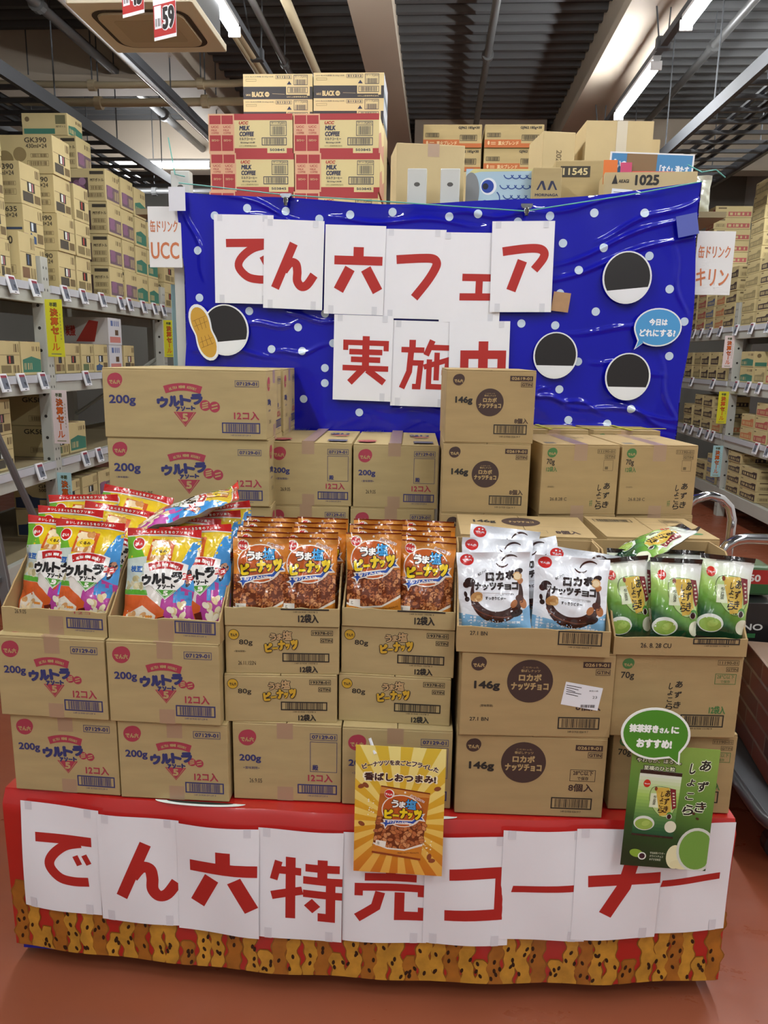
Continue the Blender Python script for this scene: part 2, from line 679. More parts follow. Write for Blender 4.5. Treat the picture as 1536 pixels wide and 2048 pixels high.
for zz, rr, yy, xx, lab in ((3.98, .03, 7.2, -1.62, 'upper beige insulated pipe bending back toward the air conditioner'),
                            (3.87, .036, 7.32, -1.5, 'lower thick beige insulated pipe bending back toward the air conditioner')):
    pipe([(-4.6, yy, zz), (-3, yy, zz - .03)] + [(x, y, zz - .02) for x, y, _ in arc((xx - .3, yy - .3, 0), .3, PI / 2, 0)] + [(xx, 5.3, zz)],
         rr, PIPEB, lab, [((-3.2, yy, zz - .03), (1, 0, 0)), ((-2.2, yy, zz - .02), (1, 0, 0))])
pipe([(-1.40, 5.6, 4.05), (-1.40, 9.5, 4.05)], .026, PIPEG, 'straight grey pipe above the black-banded coffee cartons', [((-1.40, 7.0, 4.05), (0, 1, 0))])
pipe([(-1.16, 5.6, 4.05), (-1.16, 9.5, 4.05)], .036, PIPEB, 'straight beige pipe beside the roof beam', [])
pipe([(.38, 5, 4.42), (.36, 10.3, 4.42)], .035, PIPEG, 'grey sprinkler pipe below the dark deck between the two beams', [((.37, 7.9, 4.42), (0, 1, 0))])
pipe([(2.3, 5, 4.3), (2.3, 10.3, 4.3)], .035, PIPEG, 'grey sprinkler pipe beyond the lit tube rail', [((2.3, 7.4, 4.3), (0, 1, 0))])
pipe([(-3.15, 4.5, 4.2), (-3.15, 10.3, 4.2)], .042, PIPEG, 'grey sprinkler pipe with round coupling above the carton rack', [((-3.15, 6.2, 4.2), (0, 1, 0)), ((-3.15, 8.9, 4.2), (0, 1, 0))])
pipe([(-4.3, 10.0, 3.5)] + [(-4.3 + .12 * (1 - math.cos(t)), 10.0, 3.5 + .12 * math.sin(t)) for t in (0.4, .8, 1.2, PI / 2)] + [(-2.5, 10.0, 3.62)], .035, PIPEG,
     'short grey pipe low on the far wall beyond the cartons', [((-3.7, 10.0, 3.62), (1, 0, 0)), ((-2.9, 10.0, 3.62), (1, 0, 0))])
q = MB()
q.tube([(0, 0, 0), (0, 0, .14)], .11, 20)
q.tube([(0, 0, .14), (0, 0, .2)], .06, 12)
single('ceiling_sensor', q.mesh('ceiling_sensor', acm), TRS((-1.5, 6.95, 3.58)), 'round beige ceiling unit right above the black-banded coffee cartons', 'sensor')

LADM = mat('ladder_grey', '#46484b', .7)
# ---- cable ladders
def ladder_tray(x0, x1, y0, y1, z, label):
    parts = []
    for x in (x0, x1):
        q = MB()
        q.box((x - .02, y0, z), (x + .02, y1, z + .1))
        parts.append(('side_rail', q.mesh('side_rail', LADM)))
    n = int((y1 - y0) / .3)
    rq_ = MB()
    rq_.box((x0, -.018, z + .02), (x1, .018, z + .05))
    rung = rq_.mesh('rung', LADM)
    for k in range(n):
        parts.append(('rung', rung, Matrix.Translation((0, y0 + .15 + k * .3, 0))))
    for k, xx in enumerate((.25, .4, .55)):
        q = MB()
        X = x0 + (x1 - x0) * xx
        q.tube([(X, y0, z + .07), (X + .03, (y0 + y1) / 2, z + .065), (X, y1, z + .07)], .022, 7)
        parts.append(('cable', q.mesh('cable', BLACKP)))
    for k in range(4):
        yy = y0 + (y1 - y0) * (k + .5) / 4
        for x in (x0, x1):
            q = MB()
            q.tube([(x, yy, z + .1), (x, yy, 4.6)], .006, 6)
            parts.append(('hanger_rod', q.mesh('hanger_rod', DARKSTEEL)))
    place('cable_ladder', parts, Matrix.Identity(4), label, 'cable tray')


ladder_tray(2.08, 2.95, 4.6, 9.8, 3.5, 'grey steel cable ladder hanging over the hand truck aisle')
ladder_tray(-4.0, -3.16, 4.6, 9.4, 3.5, 'grey steel cable ladder hanging over the rack beside the stepladder')
# ================================================================ storage racks along the two aisles
ORD = ['bottom one', 'second up', 'third up', 'fourth up', 'fifth up', 'sixth up', 'seventh up', 'eighth up', 'ninth up', 'tenth up', 'eleventh up', 'twelfth up', 'thirteenth up', 'fourteenth up']
INK = ink('#3a3428')
INKL = ink('#6d5c3e')
CARDR = mat('rack_cardboard', '#bfae7e', .8, var=.05, vscale=5)


def kind_art(kind, side, w, h, seed):
    """print on a rack carton; side 'a' = aisle face, 'c' = face toward the entrance"""
    a = Art(w, h)
    if kind == 'blue':
        if side == 'c':
            a.text('GK635', .5, .8, .9, .93, INK, 1, .03)
            a.text('500ml×24', .5, .66, .9, .77, INK, 1, .02)
            a.poly([(.03, .05), (.03, .42), (.2, .46), (.28, .58), (.36, .46), (.52, .42), (.97, .42), (.97, .36), (.5, .36), (.5, .05)], ink('#31415f'))
            a.bars(.62, .22, .92, .32, INKL, 1, seed, .002, 14)
            a.bars(.55, .08, .92, .19, INKL, 1, seed + 1, .002, 16)
        else:
            a.line(.03, .6, .97, .6, .003, INKL)
            a.bars(.74, .7, .94, .92, INKL, 1, seed, None, 3)
            a.rect(.3, .36, .62, .6, ink('#2c2f36'), 1)
            a.rect(.36, .38, .46, .58, ink('#c9d2d8'), 2)
            a.poly([(.1, .06), (.1, .24), (.28, .27), (.34, .34), (.4, .27), (.58, .24), (.58, .06)], ink('#3d5478'), 1)
            a.rect(.64, .1, .94, .34, INKL, 1)
    elif kind == 'round':
        if side == 'c':
            a.text('GK390', .5, .8, .9, .93, INK, 1, .03)
            a.text('430ml×24', .52, .66, .9, .77, INK, 1, .02)
            a.disc(.12, .35, w * .16, ink('#8a7850'))
            a.disc(.4, .5, w * .12, ink('#8a7850'))
            a.bars(.6, .42, .92, .52, INKL, 1, seed, .002, 14)
            a.bars(.53, .2, .92, .34, INKL, 1, seed + 1, .002, 16)
        else:
            a.line(.03, .58, .97, .58, .003, INKL)
            a.bars(.74, .72, .94, .92, INKL, 1, seed, None, 3)
            a.rect(.32, .34, .68, .58, ink('#35322b'), 1)
            a.rect(.4, .36, .5, .56, ink('#d8dcd6'), 2)
            a.rect(.54, .36, .6, .56, ink('#b7757a'), 2)
            a.rect(.08, .08, .58, .32, ink('#4c463c'), 1)
            a.rect(.64, .1, .94, .3, INKL, 1)
    elif kind == 'grape':
        g = ink('#86617a')
        if side == 'c':
            a.rect(.02, .12, .62, .72, ink('#4b3a3a'))
            rnd = random.Random(seed)
            for k in range(12):
                a.disc(.14 + .36 * rnd.random(), .2 + .42 * rnd.random(), w * .08, ink(['#86617a', '#75506a', '#94708a'][k % 3]), 1, n=14)
            a.rect(.66, .82, .97, .92, INK, 1)
            a.text('PETボトル', .67, .6, .97, .7, INK, 1, .02)
            a.bars(.66, .34, .95, .48, INKL, 1, seed, .002, 12)
            a.bars(.6, .12, .95, .26, INKL, 1, seed + 1, .002, 14)
        else:
            a.rect(.06, .08, .97, .52, ink('#6e5a62'))
            for k in range(6):
                a.disc(.2 + .1 * (k % 3), .26 + .17 * (k // 3), w * .1, g, 1, n=12)
            a.bars(.6, .14, .92, .42, ink('#bfae7e'), 2, seed, None, 5)
            a.bars(.55, .72, .92, .86, INKL, 1, seed, None, 4)
    elif kind == 'tea':
        g = ink('#3c7360')
        if side == 'c':
            a.rect(.04, .06, .72, .3, g)
            a.rect(.74, .5, .96, .9, ink('#6d6a4a'))
            a.text('PETボトル', .75, .34, .96, .44, INK, 1)
            a.disc(.12, .72, w * .05, INKL)
        else:
            a.poly([(.06, .08), (.06, .46), (.5, .56), (.97, .46), (.97, .08)], g)
            a.bars(.12, .16, .5, .36, ink('#bfae7e'), 2, seed, None, 5)
            a.bars(.55, .72, .92, .86, INKL, 1, seed, None, 4)
    elif kind == 'plain':
        if side == 'c':
            a.text('GK580', .45, .74, .9, .9, INK, 1, .03)
            a.bars(.55, .14, .92, .32, INKL, 1, seed, .002, 14)
        else:
            a.line(.03, .6, .97, .6, .003, INKL)
            a.bars(.72, .68, .94, .92, INKL, 1, seed, None, 3)
            a.rect(.38, .34, .7, .58, ink('#332f29'), 1)
            a.rect(.46, .36, .54, .56, ink(['#a9483c', '#c9d2d8', '#51617c'][seed % 3]), 2)
            a.rect(.1, .08, .55, .3, ink(['#7d6f4c', '#5d6b4c', '#7a5d44'][seed % 3]), 1)
            a.bars(.64, .08, .92, .3, INKL, 1, seed, None, 4)
    elif kind == 'white':
        if side == 'c':
            a.rect(0, 0, 1, 1, ink('#b8b4b0'))
            a.poly([(.3, .1), (.6, .9), (.8, .85), (.7, .1)], ink('#a8362c'), 1)
            a.text('炭酸', .08, .3, .3, .7, ink('#a8362c'), 1, .03)
        else:
            a.rect(0, 0, 1, 1, ink('#c9c9cc'))
            a.rect(.1, .08, .9, .3, ink('#c07a72'), 1)
            a.rect(.5, .36, .75, .56, ink('#5c4630'), 1)
            a.bars(.2, .7, .8, .9, ink('#5a6c9c'), 1, seed, None, 4)
    else:   # can cartons: low boxes with a colour patch
        c = {'can_dark': '#453733', 'can_red': '#a8524c', 'can_orange': '#b9714a', 'can_blue': '#5a6484', 'can_beige': '#8d7f5a'}[kind]
        if side == 'c':
            a.rect(.36, .12, .97, .5, ink(c))
            a.bars(.06, .16, .32, .46, INKL, 1, seed, .002, 10)
            a.rect(.08, .74, .3, .88, INKL)
            a.bars(.4, .2, .9, .42, CARDR, 1, seed, None, 5)
        else:
            a.poly([(.06, .1), (.06, .52), (.66, .56), (.78, .7), (.97, .7), (.97, .1)], ink(c))
            a.bars(.14, .2, .55, .44, CARDR, 1, seed, None, 4)
            a.bars(.6, .2, .9, .44, CARDR, 1, seed, None, 3)
            a.rect(.06, .8, .2, .88, INKL)
    return a


_CART = {}


def rack_carton_parts(kind, dx, dy, h, face):
    k = (kind, dx, dy, h, face)
    if k not in _CART:
        body = boxmesh('body', (-dx / 2, -dy / 2, 0), (dx / 2, dy / 2, h), CARDR, .004)
        seed = abs(hash(kind)) % 97 if False else len(_CART) + 3
        a = kind_art(kind, 'a', dy, h, seed)
        fa = (lambda x, y, e: (dx / 2 + e, x - dy / 2, y)) if face > 0 else (lambda x, y, e: (-dx / 2 - e, dy / 2 - x, y))
        c = kind_art(kind, 'c', dx, h, seed + 1)
        pa = a.mesh('aisle_print', fa, eps=.0006)
        pc = c.mesh('end_print', lambda x, y, e: (x - dx / 2, -dy / 2 - e, y), eps=.0006)
        sq = MB()
        sq.box((-dx / 2 - .0005, -.025, h - .002), (dx / 2 + .0005, .025, h + .0012))
        _CART[k] = [('body', body), ('print', pa), ('print', pc), ('tape', sq.mesh('tape', TAPE))]
    return _CART[k]


CNAME = {'blue': 'blue-emblem bottle', 'round': 'fruit-print bottle', 'grape': 'purple grape drink', 'tea': 'green-banded tea', 'plain': 'plain brown bottle',
         'white': 'white and red soda', 'can_dark': 'dark-labelled can', 'can_red': 'red-labelled can', 'can_orange': 'orange-labelled can', 'can_blue': 'blue-labelled can', 'can_beige': 'beige-labelled can'}


def column(rackname, shelf, xf, face, y0, y1, z, kind, n, h, dx, where, set_back=0.):
    dy = round(y1 - y0 - .012, 3)
    parts = rack_carton_parts(kind, dx, dy, h - .002, face)
    rnd = random.Random(int(y0 * 1000) + n)
    for k in range(n):
        jx, jr = rnd.uniform(-.012, 0), rnd.uniform(-.012, .012)
        x = xf - face * (dx / 2 + .01 + set_back) + face * jx
        lab = '%s carton, %s, %s, %s' % (CNAME[kind], ORD[k], where, shelf)
        place('drink_carton', parts, TRS((x, (y0 + y1) / 2, z + k * h), jr), lab, 'carton', 'cartons on ' + rackname)


# ---- rack frames
TAGW = mat('price_tag_case', '#e2e3e6', .35)
TAGS = mat('price_tag_screen', '#6f7480', .3)
RAILM = mat('price_rail', '#c3c5ca', .25, coat=.5)
DECKW = mat('shelf_board', '#8d7f60', .75, var=.08, vscale=3)
tgq = MB()
tgq.box((-.043, -.008, -.056), (.043, .006, .056))
tagcase = tgq.mesh('price_tag', TAGW, .004)
tga = Art(1, 1)
tga.rect(-.031, -.038, .031, .045, TAGS, 0)
tga.rect(-.031, .03, .031, .045, ink('#8a3342'), 1)
tga.text('98', 0, -.024, .02, .0, ink('#22242a'), 1, .03)
tga.rect(-.01, -.05, .01, -.045, ink('#33343a'), 1)
tagscreen = tga.mesh('screen', lambda x, y, e: (x, -.008 - e, y))


def rack(name, xf, face, posts, beams, depth, tags, label):
    parts = []
    xb = xf - face * depth
    for y in posts:
        for x in (xf - face * .04, xb + face * .04):
            q = MB()
            q.box((x - .04, y - .045, 0), (x + .04, y + .045, 2.2))
            sub = []
            if x == xf - face * .04:
                a = Art(1, 1)
                for k in range(30):
                    for s in (-1, 1):
                        a.disc(s * .018, .1 + k * .07, .006, ink('#3b3b38'), 0, .010, n=8)
                fm = (lambda X, Y, e: (x + face * (.04 + e), y + face * X, Y))
                sub = [('slots', a.mesh('slots', fm))]
                a2 = Art(1, 1)
                for k in range(14):
                    a2.disc(0, .15 + k * .145, .011, ink('#26241f'), 0, n=10)
                sub.append(('bolt_holes', a2.mesh('bolt_holes', lambda X, Y, e: (x + X, y - .045 - e, Y))))
            parts.append(('upright', q.mesh('upright', STEEL, .004), None, sub))
    for y0, y1 in zip(posts[:-1], posts[1:]):
        for bi, z in enumerate(beams):
            q = MB()
            q.box((min(xf, xf - face * .05), y0 + .045, z - .12), (max(xf, xf - face * .05), y1 - .045, z))
            parts.append(('beam', q.mesh('beam', STEEL, .004)))
            q = MB()
            q.box((min(xb, xb + face * .05), y0 + .045, z - .12), (max(xb, xb + face * .05), y1 - .045, z))
            parts.append(('beam', q.mesh('beam', STEEL)))
            q = MB()
            q.box((min(xf - face * .05, xb + face * .05), y0 + .05, z - .03), (max(xf - face * .05, xb + face * .05), y1 - .05, z + .003))
            parts.append(('shelf_board', q.mesh('shelf_board', DECKW)))
            if bi < 3:
                q = MB()
                q.box((min(xf, xf + face * .012), y0 + .05, z - .045), (max(xf, xf + face * .012), y1 - .05, z + .004))
                parts.append(('price_rail', q.mesh('price_rail', RAILM)))
    # diagonal brace at each upright pair
    for y in posts:
        q = MB()
        q.tube([(xf - face * .08, y, 1.55), (xb + face * .08, y, 1.0)], .018, 6)
        parts.append(('brace', q.mesh('brace', STEEL)))
    for y, z in tags:
        M = TRS((xf + face * .026, y, z - .035), face * PI / 2) @ Matrix.Rotation(-.25, 4, 'X')
        parts.append(('price_tag', tagcase, M, [('screen', tagscreen)]))
    place(name, parts, Matrix.Identity(4), label, 'rack')


LX, RX = -2.6, 3.0
LB = [2.02, 1.44, .86, .28]
RB = [1.96, 1.41, .86, .30]
ltags = [(4.52, 2.02), (4.78, 2.02), (5.18, 2.02), (5.45, 2.02), (5.76, 2.02), (6.1, 2.02), (6.28, 2.02), (6.58, 2.02), (6.84, 2.02), (7.06, 2.02), (7.4, 2.02),
         (4.35, 1.44), (4.55, 1.44), (4.8, 1.44), (5.42, 1.44), (5.75, 1.44), (4.68, .86), (5.32, .86), (5.55, .86), (5.8, .86)]
rtags = [(7.25, 1.96), (7.62, 1.96), (8.0, 1.96), (8.45, 1.96), (8.75, 1.96), (9.05, 1.96), (9.3, 1.96), (9.55, 1.96), (7.3, 1.41), (7.55, 1.41), (7.85, 1.41), (8.5, 1.41), (9.2, 1.41),
         (6.6, .86), (6.75, .86), (6.95, .86), (7.2, .86), (8.35, .86), (8.5, .86), (8.75, .86), (9.05, .86), (9.3, .86)]
rack('storage_rack', LX, 1, [2.8, 4.97, 7.14, 9.31], LB, 1.0, ltags, 'grey steel pallet rack full of bottle cartons behind the stepladder')
rack('storage_rack', RX, -1, [6.0, 8.1, 10.2], RB, 1.0, rtags, 'grey steel pallet rack full of can cartons behind the hand truck')

LR, RR = 'bottle rack', 'can rack'
S1, S2, S3, S4 = 'bottle rack top level', 'bottle rack middle level', 'bottle rack lower level', 'bottle rack floor level'
t1 = LB[0] + .005
column(LR, S1, LX, 1, 4.22, 4.5, t1, 'plain', 5, .235, .38, 'tallest pile at the picture edge')
column(LR, S1, LX, 1, 4.505, 4.7, t1, 'round', 4, .24, .38, 'pile at the picture edge', .06)
column(LR, S1, LX, 1, 4.71, 4.91, t1, 'plain', 1, .3, .38, 'alone before the upright')
column(LR, S1, LX, 1, 4.93, 5.19, t1, 'blue', 2, .25, .38, 'first pile past the upright', .085)
column(LR, S1, LX, 1, 4.93, 5.19, t1 + .5, 'round', 1, .255, .38, 'on the first pile past the upright', .085)
column(LR, S1, LX, 1, 5.2, 5.45, t1, 'round', 4, .245, .38, 'second pile past the upright')
column(LR, S1, LX, 1, 5.46, 5.7, t1, 'plain', 3, .245, .38, 'third pile past the upright')
column(LR, S1, LX, 1, 6.02, 6.28, t1, 'grape', 4, .24, .36, 'near grape pile')
column(LR, S1, LX, 1, 6.02, 6.28, t1 + .96, 'grape', 1, .235, .36, 'set back on near grape pile', .22)
column(LR, S1, LX, 1, 6.02, 6.28, t1 + 1.195, 'tea', 1, .16, .36, 'green box atop the grape pile', .28)
column(LR, S1, LX, 1, 6.29, 6.55, t1, 'grape', 4, .24, .36, 'second grape pile')
column(LR, S1, LX, 1, 6.56, 6.82, t1, 'tea', 4, .235, .36, 'near tea pile')
column(LR, S1, LX, 1, 6.83, 7.08, t1, 'tea', 3, .235, .36, 'far tea pile')
column(LR, S1, LX, 1, 7.22, 7.5, t1, 'plain', 2, .23, .36, 'near pile past the second upright')
column(LR, S1, LX, 1, 7.52, 7.8, t1, 'blue', 2, .24, .36, 'far pile past the second upright')
t2 = LB[1] + .005
for i, (a, b, kd, n) in enumerate(((4.1, 4.36, 'plain', 1), (4.37, 4.62, 'plain', 1), (4.63, 4.88, 'tea', 1), (5.05, 5.2, 'plain', 1), (5.2, 5.43, 'plain', 1), (5.44, 5.65, 'plain', 1),
                                   (5.66, 5.9, 'blue', 1), (5.91, 6.17, 'white', 2), (6.2, 6.42, 'round', 1))):
    column(LR, S2, LX, 1, a, b, t2, kd, n, .21, .38, '%s column from picture edge' % names[i])
t3 = LB[2] + .005
for i, (a, b, kd, n) in enumerate(((4.0, 4.28, 'blue', 2), (4.3, 4.55, 'round', 2), (5.05, 5.27, 'plain', 2), (5.28, 5.55, 'tea', 1))):
    column(LR, S3, LX, 1, a, b, t3, kd, n, .22, .38, '%s pile from picture edge' % names[i], .05)
t4 = LB[3] + .005
for i, (a, b, kd, n) in enumerate(((5.06, 5.3, 'blue', 2), (5.32, 5.58, 'plain', 2), (5.6, 5.86, 'grape', 2))):
    column(LR, S4, LX, 1, a, b, t4, kd, n, .2, .38, '%s pile past the upright' % names[i])

R1, R2, R3, R4 = 'can rack top level', 'can rack middle level', 'can rack lower level', 'can rack floor level'
u1 = RB[0] + .005
for i, (a, b, kd, n) in enumerate(((6.62, 6.92, 'can_red', 5), (6.95, 7.3, 'can_red', 5), (7.33, 7.66, 'can_dark', 5), (7.7, 8.02, 'can_beige', 11), (8.2, 8.5, 'can_dark', 5), (8.52, 8.78, 'can_orange', 3),
                                   (8.8, 9.06, 'can_blue', 3), (9.08, 9.36, 'can_red', 11), (9.4, 9.7, 'can_dark', 9))):
    column(RR, R1, RX, -1, a, b, u1, kd, n, .122, .4, '%s pile from picture edge' % names[i])
u2 = RB[1] + .005
for i, (a, b, kd, n) in enumerate(((7.0, 7.28, 'can_red', 2), (7.3, 7.55, 'can_beige', 1), (7.57, 7.9, 'tea', 2), (8.25, 8.5, 'can_dark', 1), (8.52, 8.78, 'can_dark', 2), (8.8, 9.05, 'can_dark', 2), (9.07, 9.32, 'can_beige', 2), (9.35, 9.6, 'can_dark', 2))):
    column(RR, R2, RX, -1, a, b, u2, kd, n, .15, .4, '%s pile from picture edge' % names[i])
u3 = RB[2] + .005
for i, (a, b, kd, n) in enumerate(((6.45, 6.75, 'can_red', 1), (6.78, 7.08, 'can_red', 2), (7.1, 7.4, 'can_red', 3), (7.42, 7.72, 'can_orange', 2), (8.25, 8.5, 'can_orange', 1), (8.55, 8.85, 'can_dark', 3), (8.88, 9.15, 'can_dark', 3), (9.2, 9.5, 'can_dark', 2))):
    column(RR, R3, RX, -1, a, b, u3, kd, n, .125, .4, '%s pile from picture edge' % names[i])
u4 = RB[3] + .005
for i, (a, b, kd, n) in enumerate(((6.25, 6.55, 'tea', 2), (7.2, 7.6, 'can_dark', 3), (7.62, 7.95, 'can_dark', 4), (8.25, 8.55, 'can_blue', 3), (8.6, 8.9, 'can_dark', 2))):
    column(RR, R4, RX, -1, a, b, u4, kd, n, .105, .4, '%s pile from picture edge' % names[i])

# ---- sale strips that stick out from the uprights
def strip(x, y, z, w, h, bg, fg, label, rz=0.):
    a = Art(w, h)
    a.text('半期', .25, .87, .7, .95, ink('#4a5230'), 1, .05)
    for k, ch in enumerate('決算セ'):
        a.text(ch, .25, .70 - k * .155, .75, .85 - k * .155, ink('#5c2a12'), 1, .07, nb=6)
        a.text(ch, .27, .705 - k * .155, .73, .845 - k * .155, fg, 2, .025, nb=5)
    a.rect(.46, .26, .54, .38, fg, 2)
    a.text('ル', .27, .11, .75, .24, fg, 2, .03, nb=5)
    for k in range(8):
        a.rect(.83, .3 + k * .06, .87, .335 + k * .06, ink('#8a8a60'), 1)
    a.rect(.2, .04, .8, .06, ink('#8a8a60'), 1)
    pm = a.mesh('lettering', lambda X, Y, e: (X - w / 2, -.002 - e, Y))
    q = MB()
    q.box((-w / 2, -.002, 0), (w / 2, .001, h))
    place('sale_strip', [('sheet', q.mesh('sheet', bg)), ('lettering', pm)], TRS((x, y, z), rz), label, 'sale sign', 'sale strips on the racks')


YEL = mat('strip_yellow', '#d9d52f', .5)
PNK = mat('strip_pink', '#e6d6d4', .5)
AQU = mat('strip_aqua', '#a9d2d6', .5)
OR_ = ink('#d4641c')
strip(-2.542, 4.94, 1.56, .115, .37, YEL, OR_, 'yellow vertical sale strip on the bottle rack upright above the middle beam')
strip(-2.547, 4.94, .98, .105, .36, PNK, OR_, 'pale pink vertical sale strip on the bottle rack upright above the lower beam')
strip(-2.549, 4.94, .42, .1, .36, AQU, OR_, 'pale blue vertical sale strip low on the bottle rack upright')
strip(-2.549, 7.11, 1.56, .1, .34, YEL, OR_, 'yellow vertical sale strip on the far upright beside the banner')
strip(2.949, 8.07, 1.55, .1, .32, PNK, OR_, 'pale pink vertical sale strip on the can rack upright')
strip(2.949, 8.07, .98, .1, .33, YEL, OR_, 'yellow vertical sale strip on the can rack upright')
strip(2.949, 8.07, .42, .1, .33, AQU, OR_, 'pale blue vertical sale strip on the can rack upright')
# ================================================================ the promotion stand
RED = mat('red_vinyl', '#b3201c', .28, coat=.7, bump=.25, bscale=5, bdist=.01)


def skirt_y(x):
    pts = [(-1.10, 1.655), (-.75, 1.632), (-.45, 1.620), (.06, 1.628), (.45, 1.66), (.80, 1.705)]
    if x <= pts[0][0]:
        return pts[0][1]
    for (x0, y0), (x1, y1) in zip(pts[:-1], pts[1:]):
        if x <= x1:
            t = (x - x0) / (x1 - x0)
            t2 = t * t * (3 - 2 * t) * .35 + t * .65
            return y0 + (y1 - y0) * t2
    return pts[-1][1]


SX0, SX1, SZ0, SZ1 = -1.075, .765, .05, .5


def skirt_front(x, z):
    w = .004 * math.sin(x * 9 + 1) * math.sin(z * 7) + .003 * math.sin(x * 23 + z * 9)
    lip = .018 * max(0, (z - .47) / .03) ** 2
    return (x, skirt_y(x) + w + lip, z)


# the covered platform: front sheet, top sheet, ends
q = MB()
nx, nz = 60, 14
gv = [skirt_front(SX0 + (SX1 - SX0) * i / nx, SZ0 + (SZ1 - SZ0) * j / nz) for j in range(nz + 1) for i in range(nx + 1)]
q.add(gv, [(j * (nx + 1) + i, j * (nx + 1) + i + 1, (j + 1) * (nx + 1) + i + 1, (j + 1) * (nx + 1) + i) for j in range(nz) for i in range(nx)])
front = q.mesh('front_cover', RED, smooth=True)
q = MB()
tv = [gv[nz * (nx + 1) + i] for i in range(nx + 1)] + [(SX0 + (SX1 - SX0) * i / nx, 2.82, .5) for i in range(nx + 1)]
q.add(tv, [(i, i + 1, i + nx + 2, i + nx + 1) for i in range(nx)])
for xx, s in ((SX0, 0), (SX1, nx)):
    fy = [gv[j * (nx + 1) + s] for j in range(nz + 1)]
    bk = [(xx, 2.82, p[2]) for p in fy]
    n = len(fy)
    f = [(j, j + 1, n + j + 1, n + j) for j in range(n - 1)]
    q.add(fy + bk, f if s else [g[::-1] for g in f])
top = q.mesh('top_cover', RED)

# printed crackers along the lower edge
GOLD = mat('cracker_print', '#c48f2e', .45, var=.22, vscale=26, coat=.5)
GOLD2 = mat('cracker_print_dark', '#a4661c', .45, var=.2, vscale=22, coat=.5)
GOLDE = mat('cracker_edge', '#8a5616', .45, coat=.5)
SEED = ink('#2c1708', .4)
ca = Art(1, 1)
rnd = random.Random(5)
x = SX0 + .005
ci = 0
while x < SX1 - .04:
    w = rnd.uniform(.034, .042)
    topz = .225 + rnd.uniform(-.02, .05)
    if ci % 5 == 2:
        topz = .13
    wob, ph = rnd.uniform(.003, .006), rnd.uniform(0, 6)
    lp, rp = [], []
    zz = SZ0
    while zz < topz:
        k = math.sqrt(max(.02, min(1, (topz - zz) / .02)))
        o = wob * math.sin(zz * 60 + ph)
        pin = .0035 * math.cos(zz * 150 + ph)
        lp.append((x + w / 2 - (w / 2 + pin) * k + o, zz))
        rp.append((x + w / 2 + (w / 2 + pin) * k + o, zz))
        zz += .008
    ca.poly(lp + rp[::-1], GOLDE, 0 + ci % 2)
    cxm = [(l[0] + r[0]) / 2 for l, r in zip(lp, rp)]
    inn = lambda ps: [(c + (p[0] - c) * .84, p[1] - (.003 if p[1] > topz - .012 else 0)) for p, c in zip(ps, cxm)]
    ca.poly(inn(lp) + inn(rp)[::-1], GOLD if ci % 3 else GOLD2, 2 + ci % 2)
    for k in range(rnd.randint(3, 5)):
        ca.disc(x + w * rnd.uniform(.15, .85), rnd.uniform(SZ0 + .01, topz - .02), .0040, SEED, 5, .0072, rnd.uniform(-.5, .5), 10)
    x += w * rnd.choice((.86, .94, .98, 1.0, 1.16))
    ci += 1
crk = ca.mesh('cracker_print', lambda X, Y, e: (X, skirt_front(X, Y)[1] - e - .0004, Y), cut=.03)
# hidden pallet feet and the blue underside strip
q = MB()
q.box((SX0 + .07, 1.76, 0), (SX1 - .07, 2.8, .05))
feet = q.mesh('pallet_base', mat('pallet_blue', '#1d2a8a', .5))
ov = Art(1, 1)
ov.ring(-.56, 0, 0.0, .115, ink('#dfe6df'), 0, PI, 2 * PI, 24, .16)
ov.ring(-.56, 0, 0.0, .085, ink('#1d2a22'), 1, PI, 2 * PI, 24, .12)
ov.ring(-.02, 0, 0.0, .1, ink('#dfe6df'), 0, PI, 2 * PI, 24, .16)
ovm = ov.mesh('oval_print', lambda X, Y, e: (X, 1.654 + Y, .4975 + e + .004))
place('red_display_platform', [('front_cover', front, None, [('cracker_print', crk)]), ('top_cover', top, None, [('oval_print', ovm)]), ('pallet_base', feet), ('blue_hem', boxmesh('blue_hem', (-1.06, 1.662, .032), (-.72, 1.7, .0495), mat('hem_blue', '#16209a', .4)))],
      Matrix.Identity(4), 'low platform wrapped in red vinyl with a golden cracker border', 'display platform')

# ================================================================ carton prints
BLUE_, CRIM = ink('#33366b'), ink('#a83a4c')
BROWN, BLK, GRN = ink('#43302a'), ink('#2a2622'), ink('#46763f')
TAN = ink('#b69a68', .8)


def logo(a, x, y, r, m, t=None, neg=True):
    a.disc(x, y, r, m, 1, r * .98, .5)
    a.disc(x + .12 * r / a.w, y + .1 * r / a.h, r * .98, m, 1, r * .9, .6)
    a.text('でん六', x - .76 * r / a.w, y - .5 * r / a.h, x + .8 * r / a.w, y + .12 * r / a.h, t or TAN, 2, .06, nb=5)


def tapes(a, u0, u1, top=True, bottom=True, d=.2):
    if top:
        a.rect(u0, 1 - d, u1, 1.0, TAPE, 0)
    if bottom:
        a.rect(u0, 0, u1, d * .9, TAPE, 0)


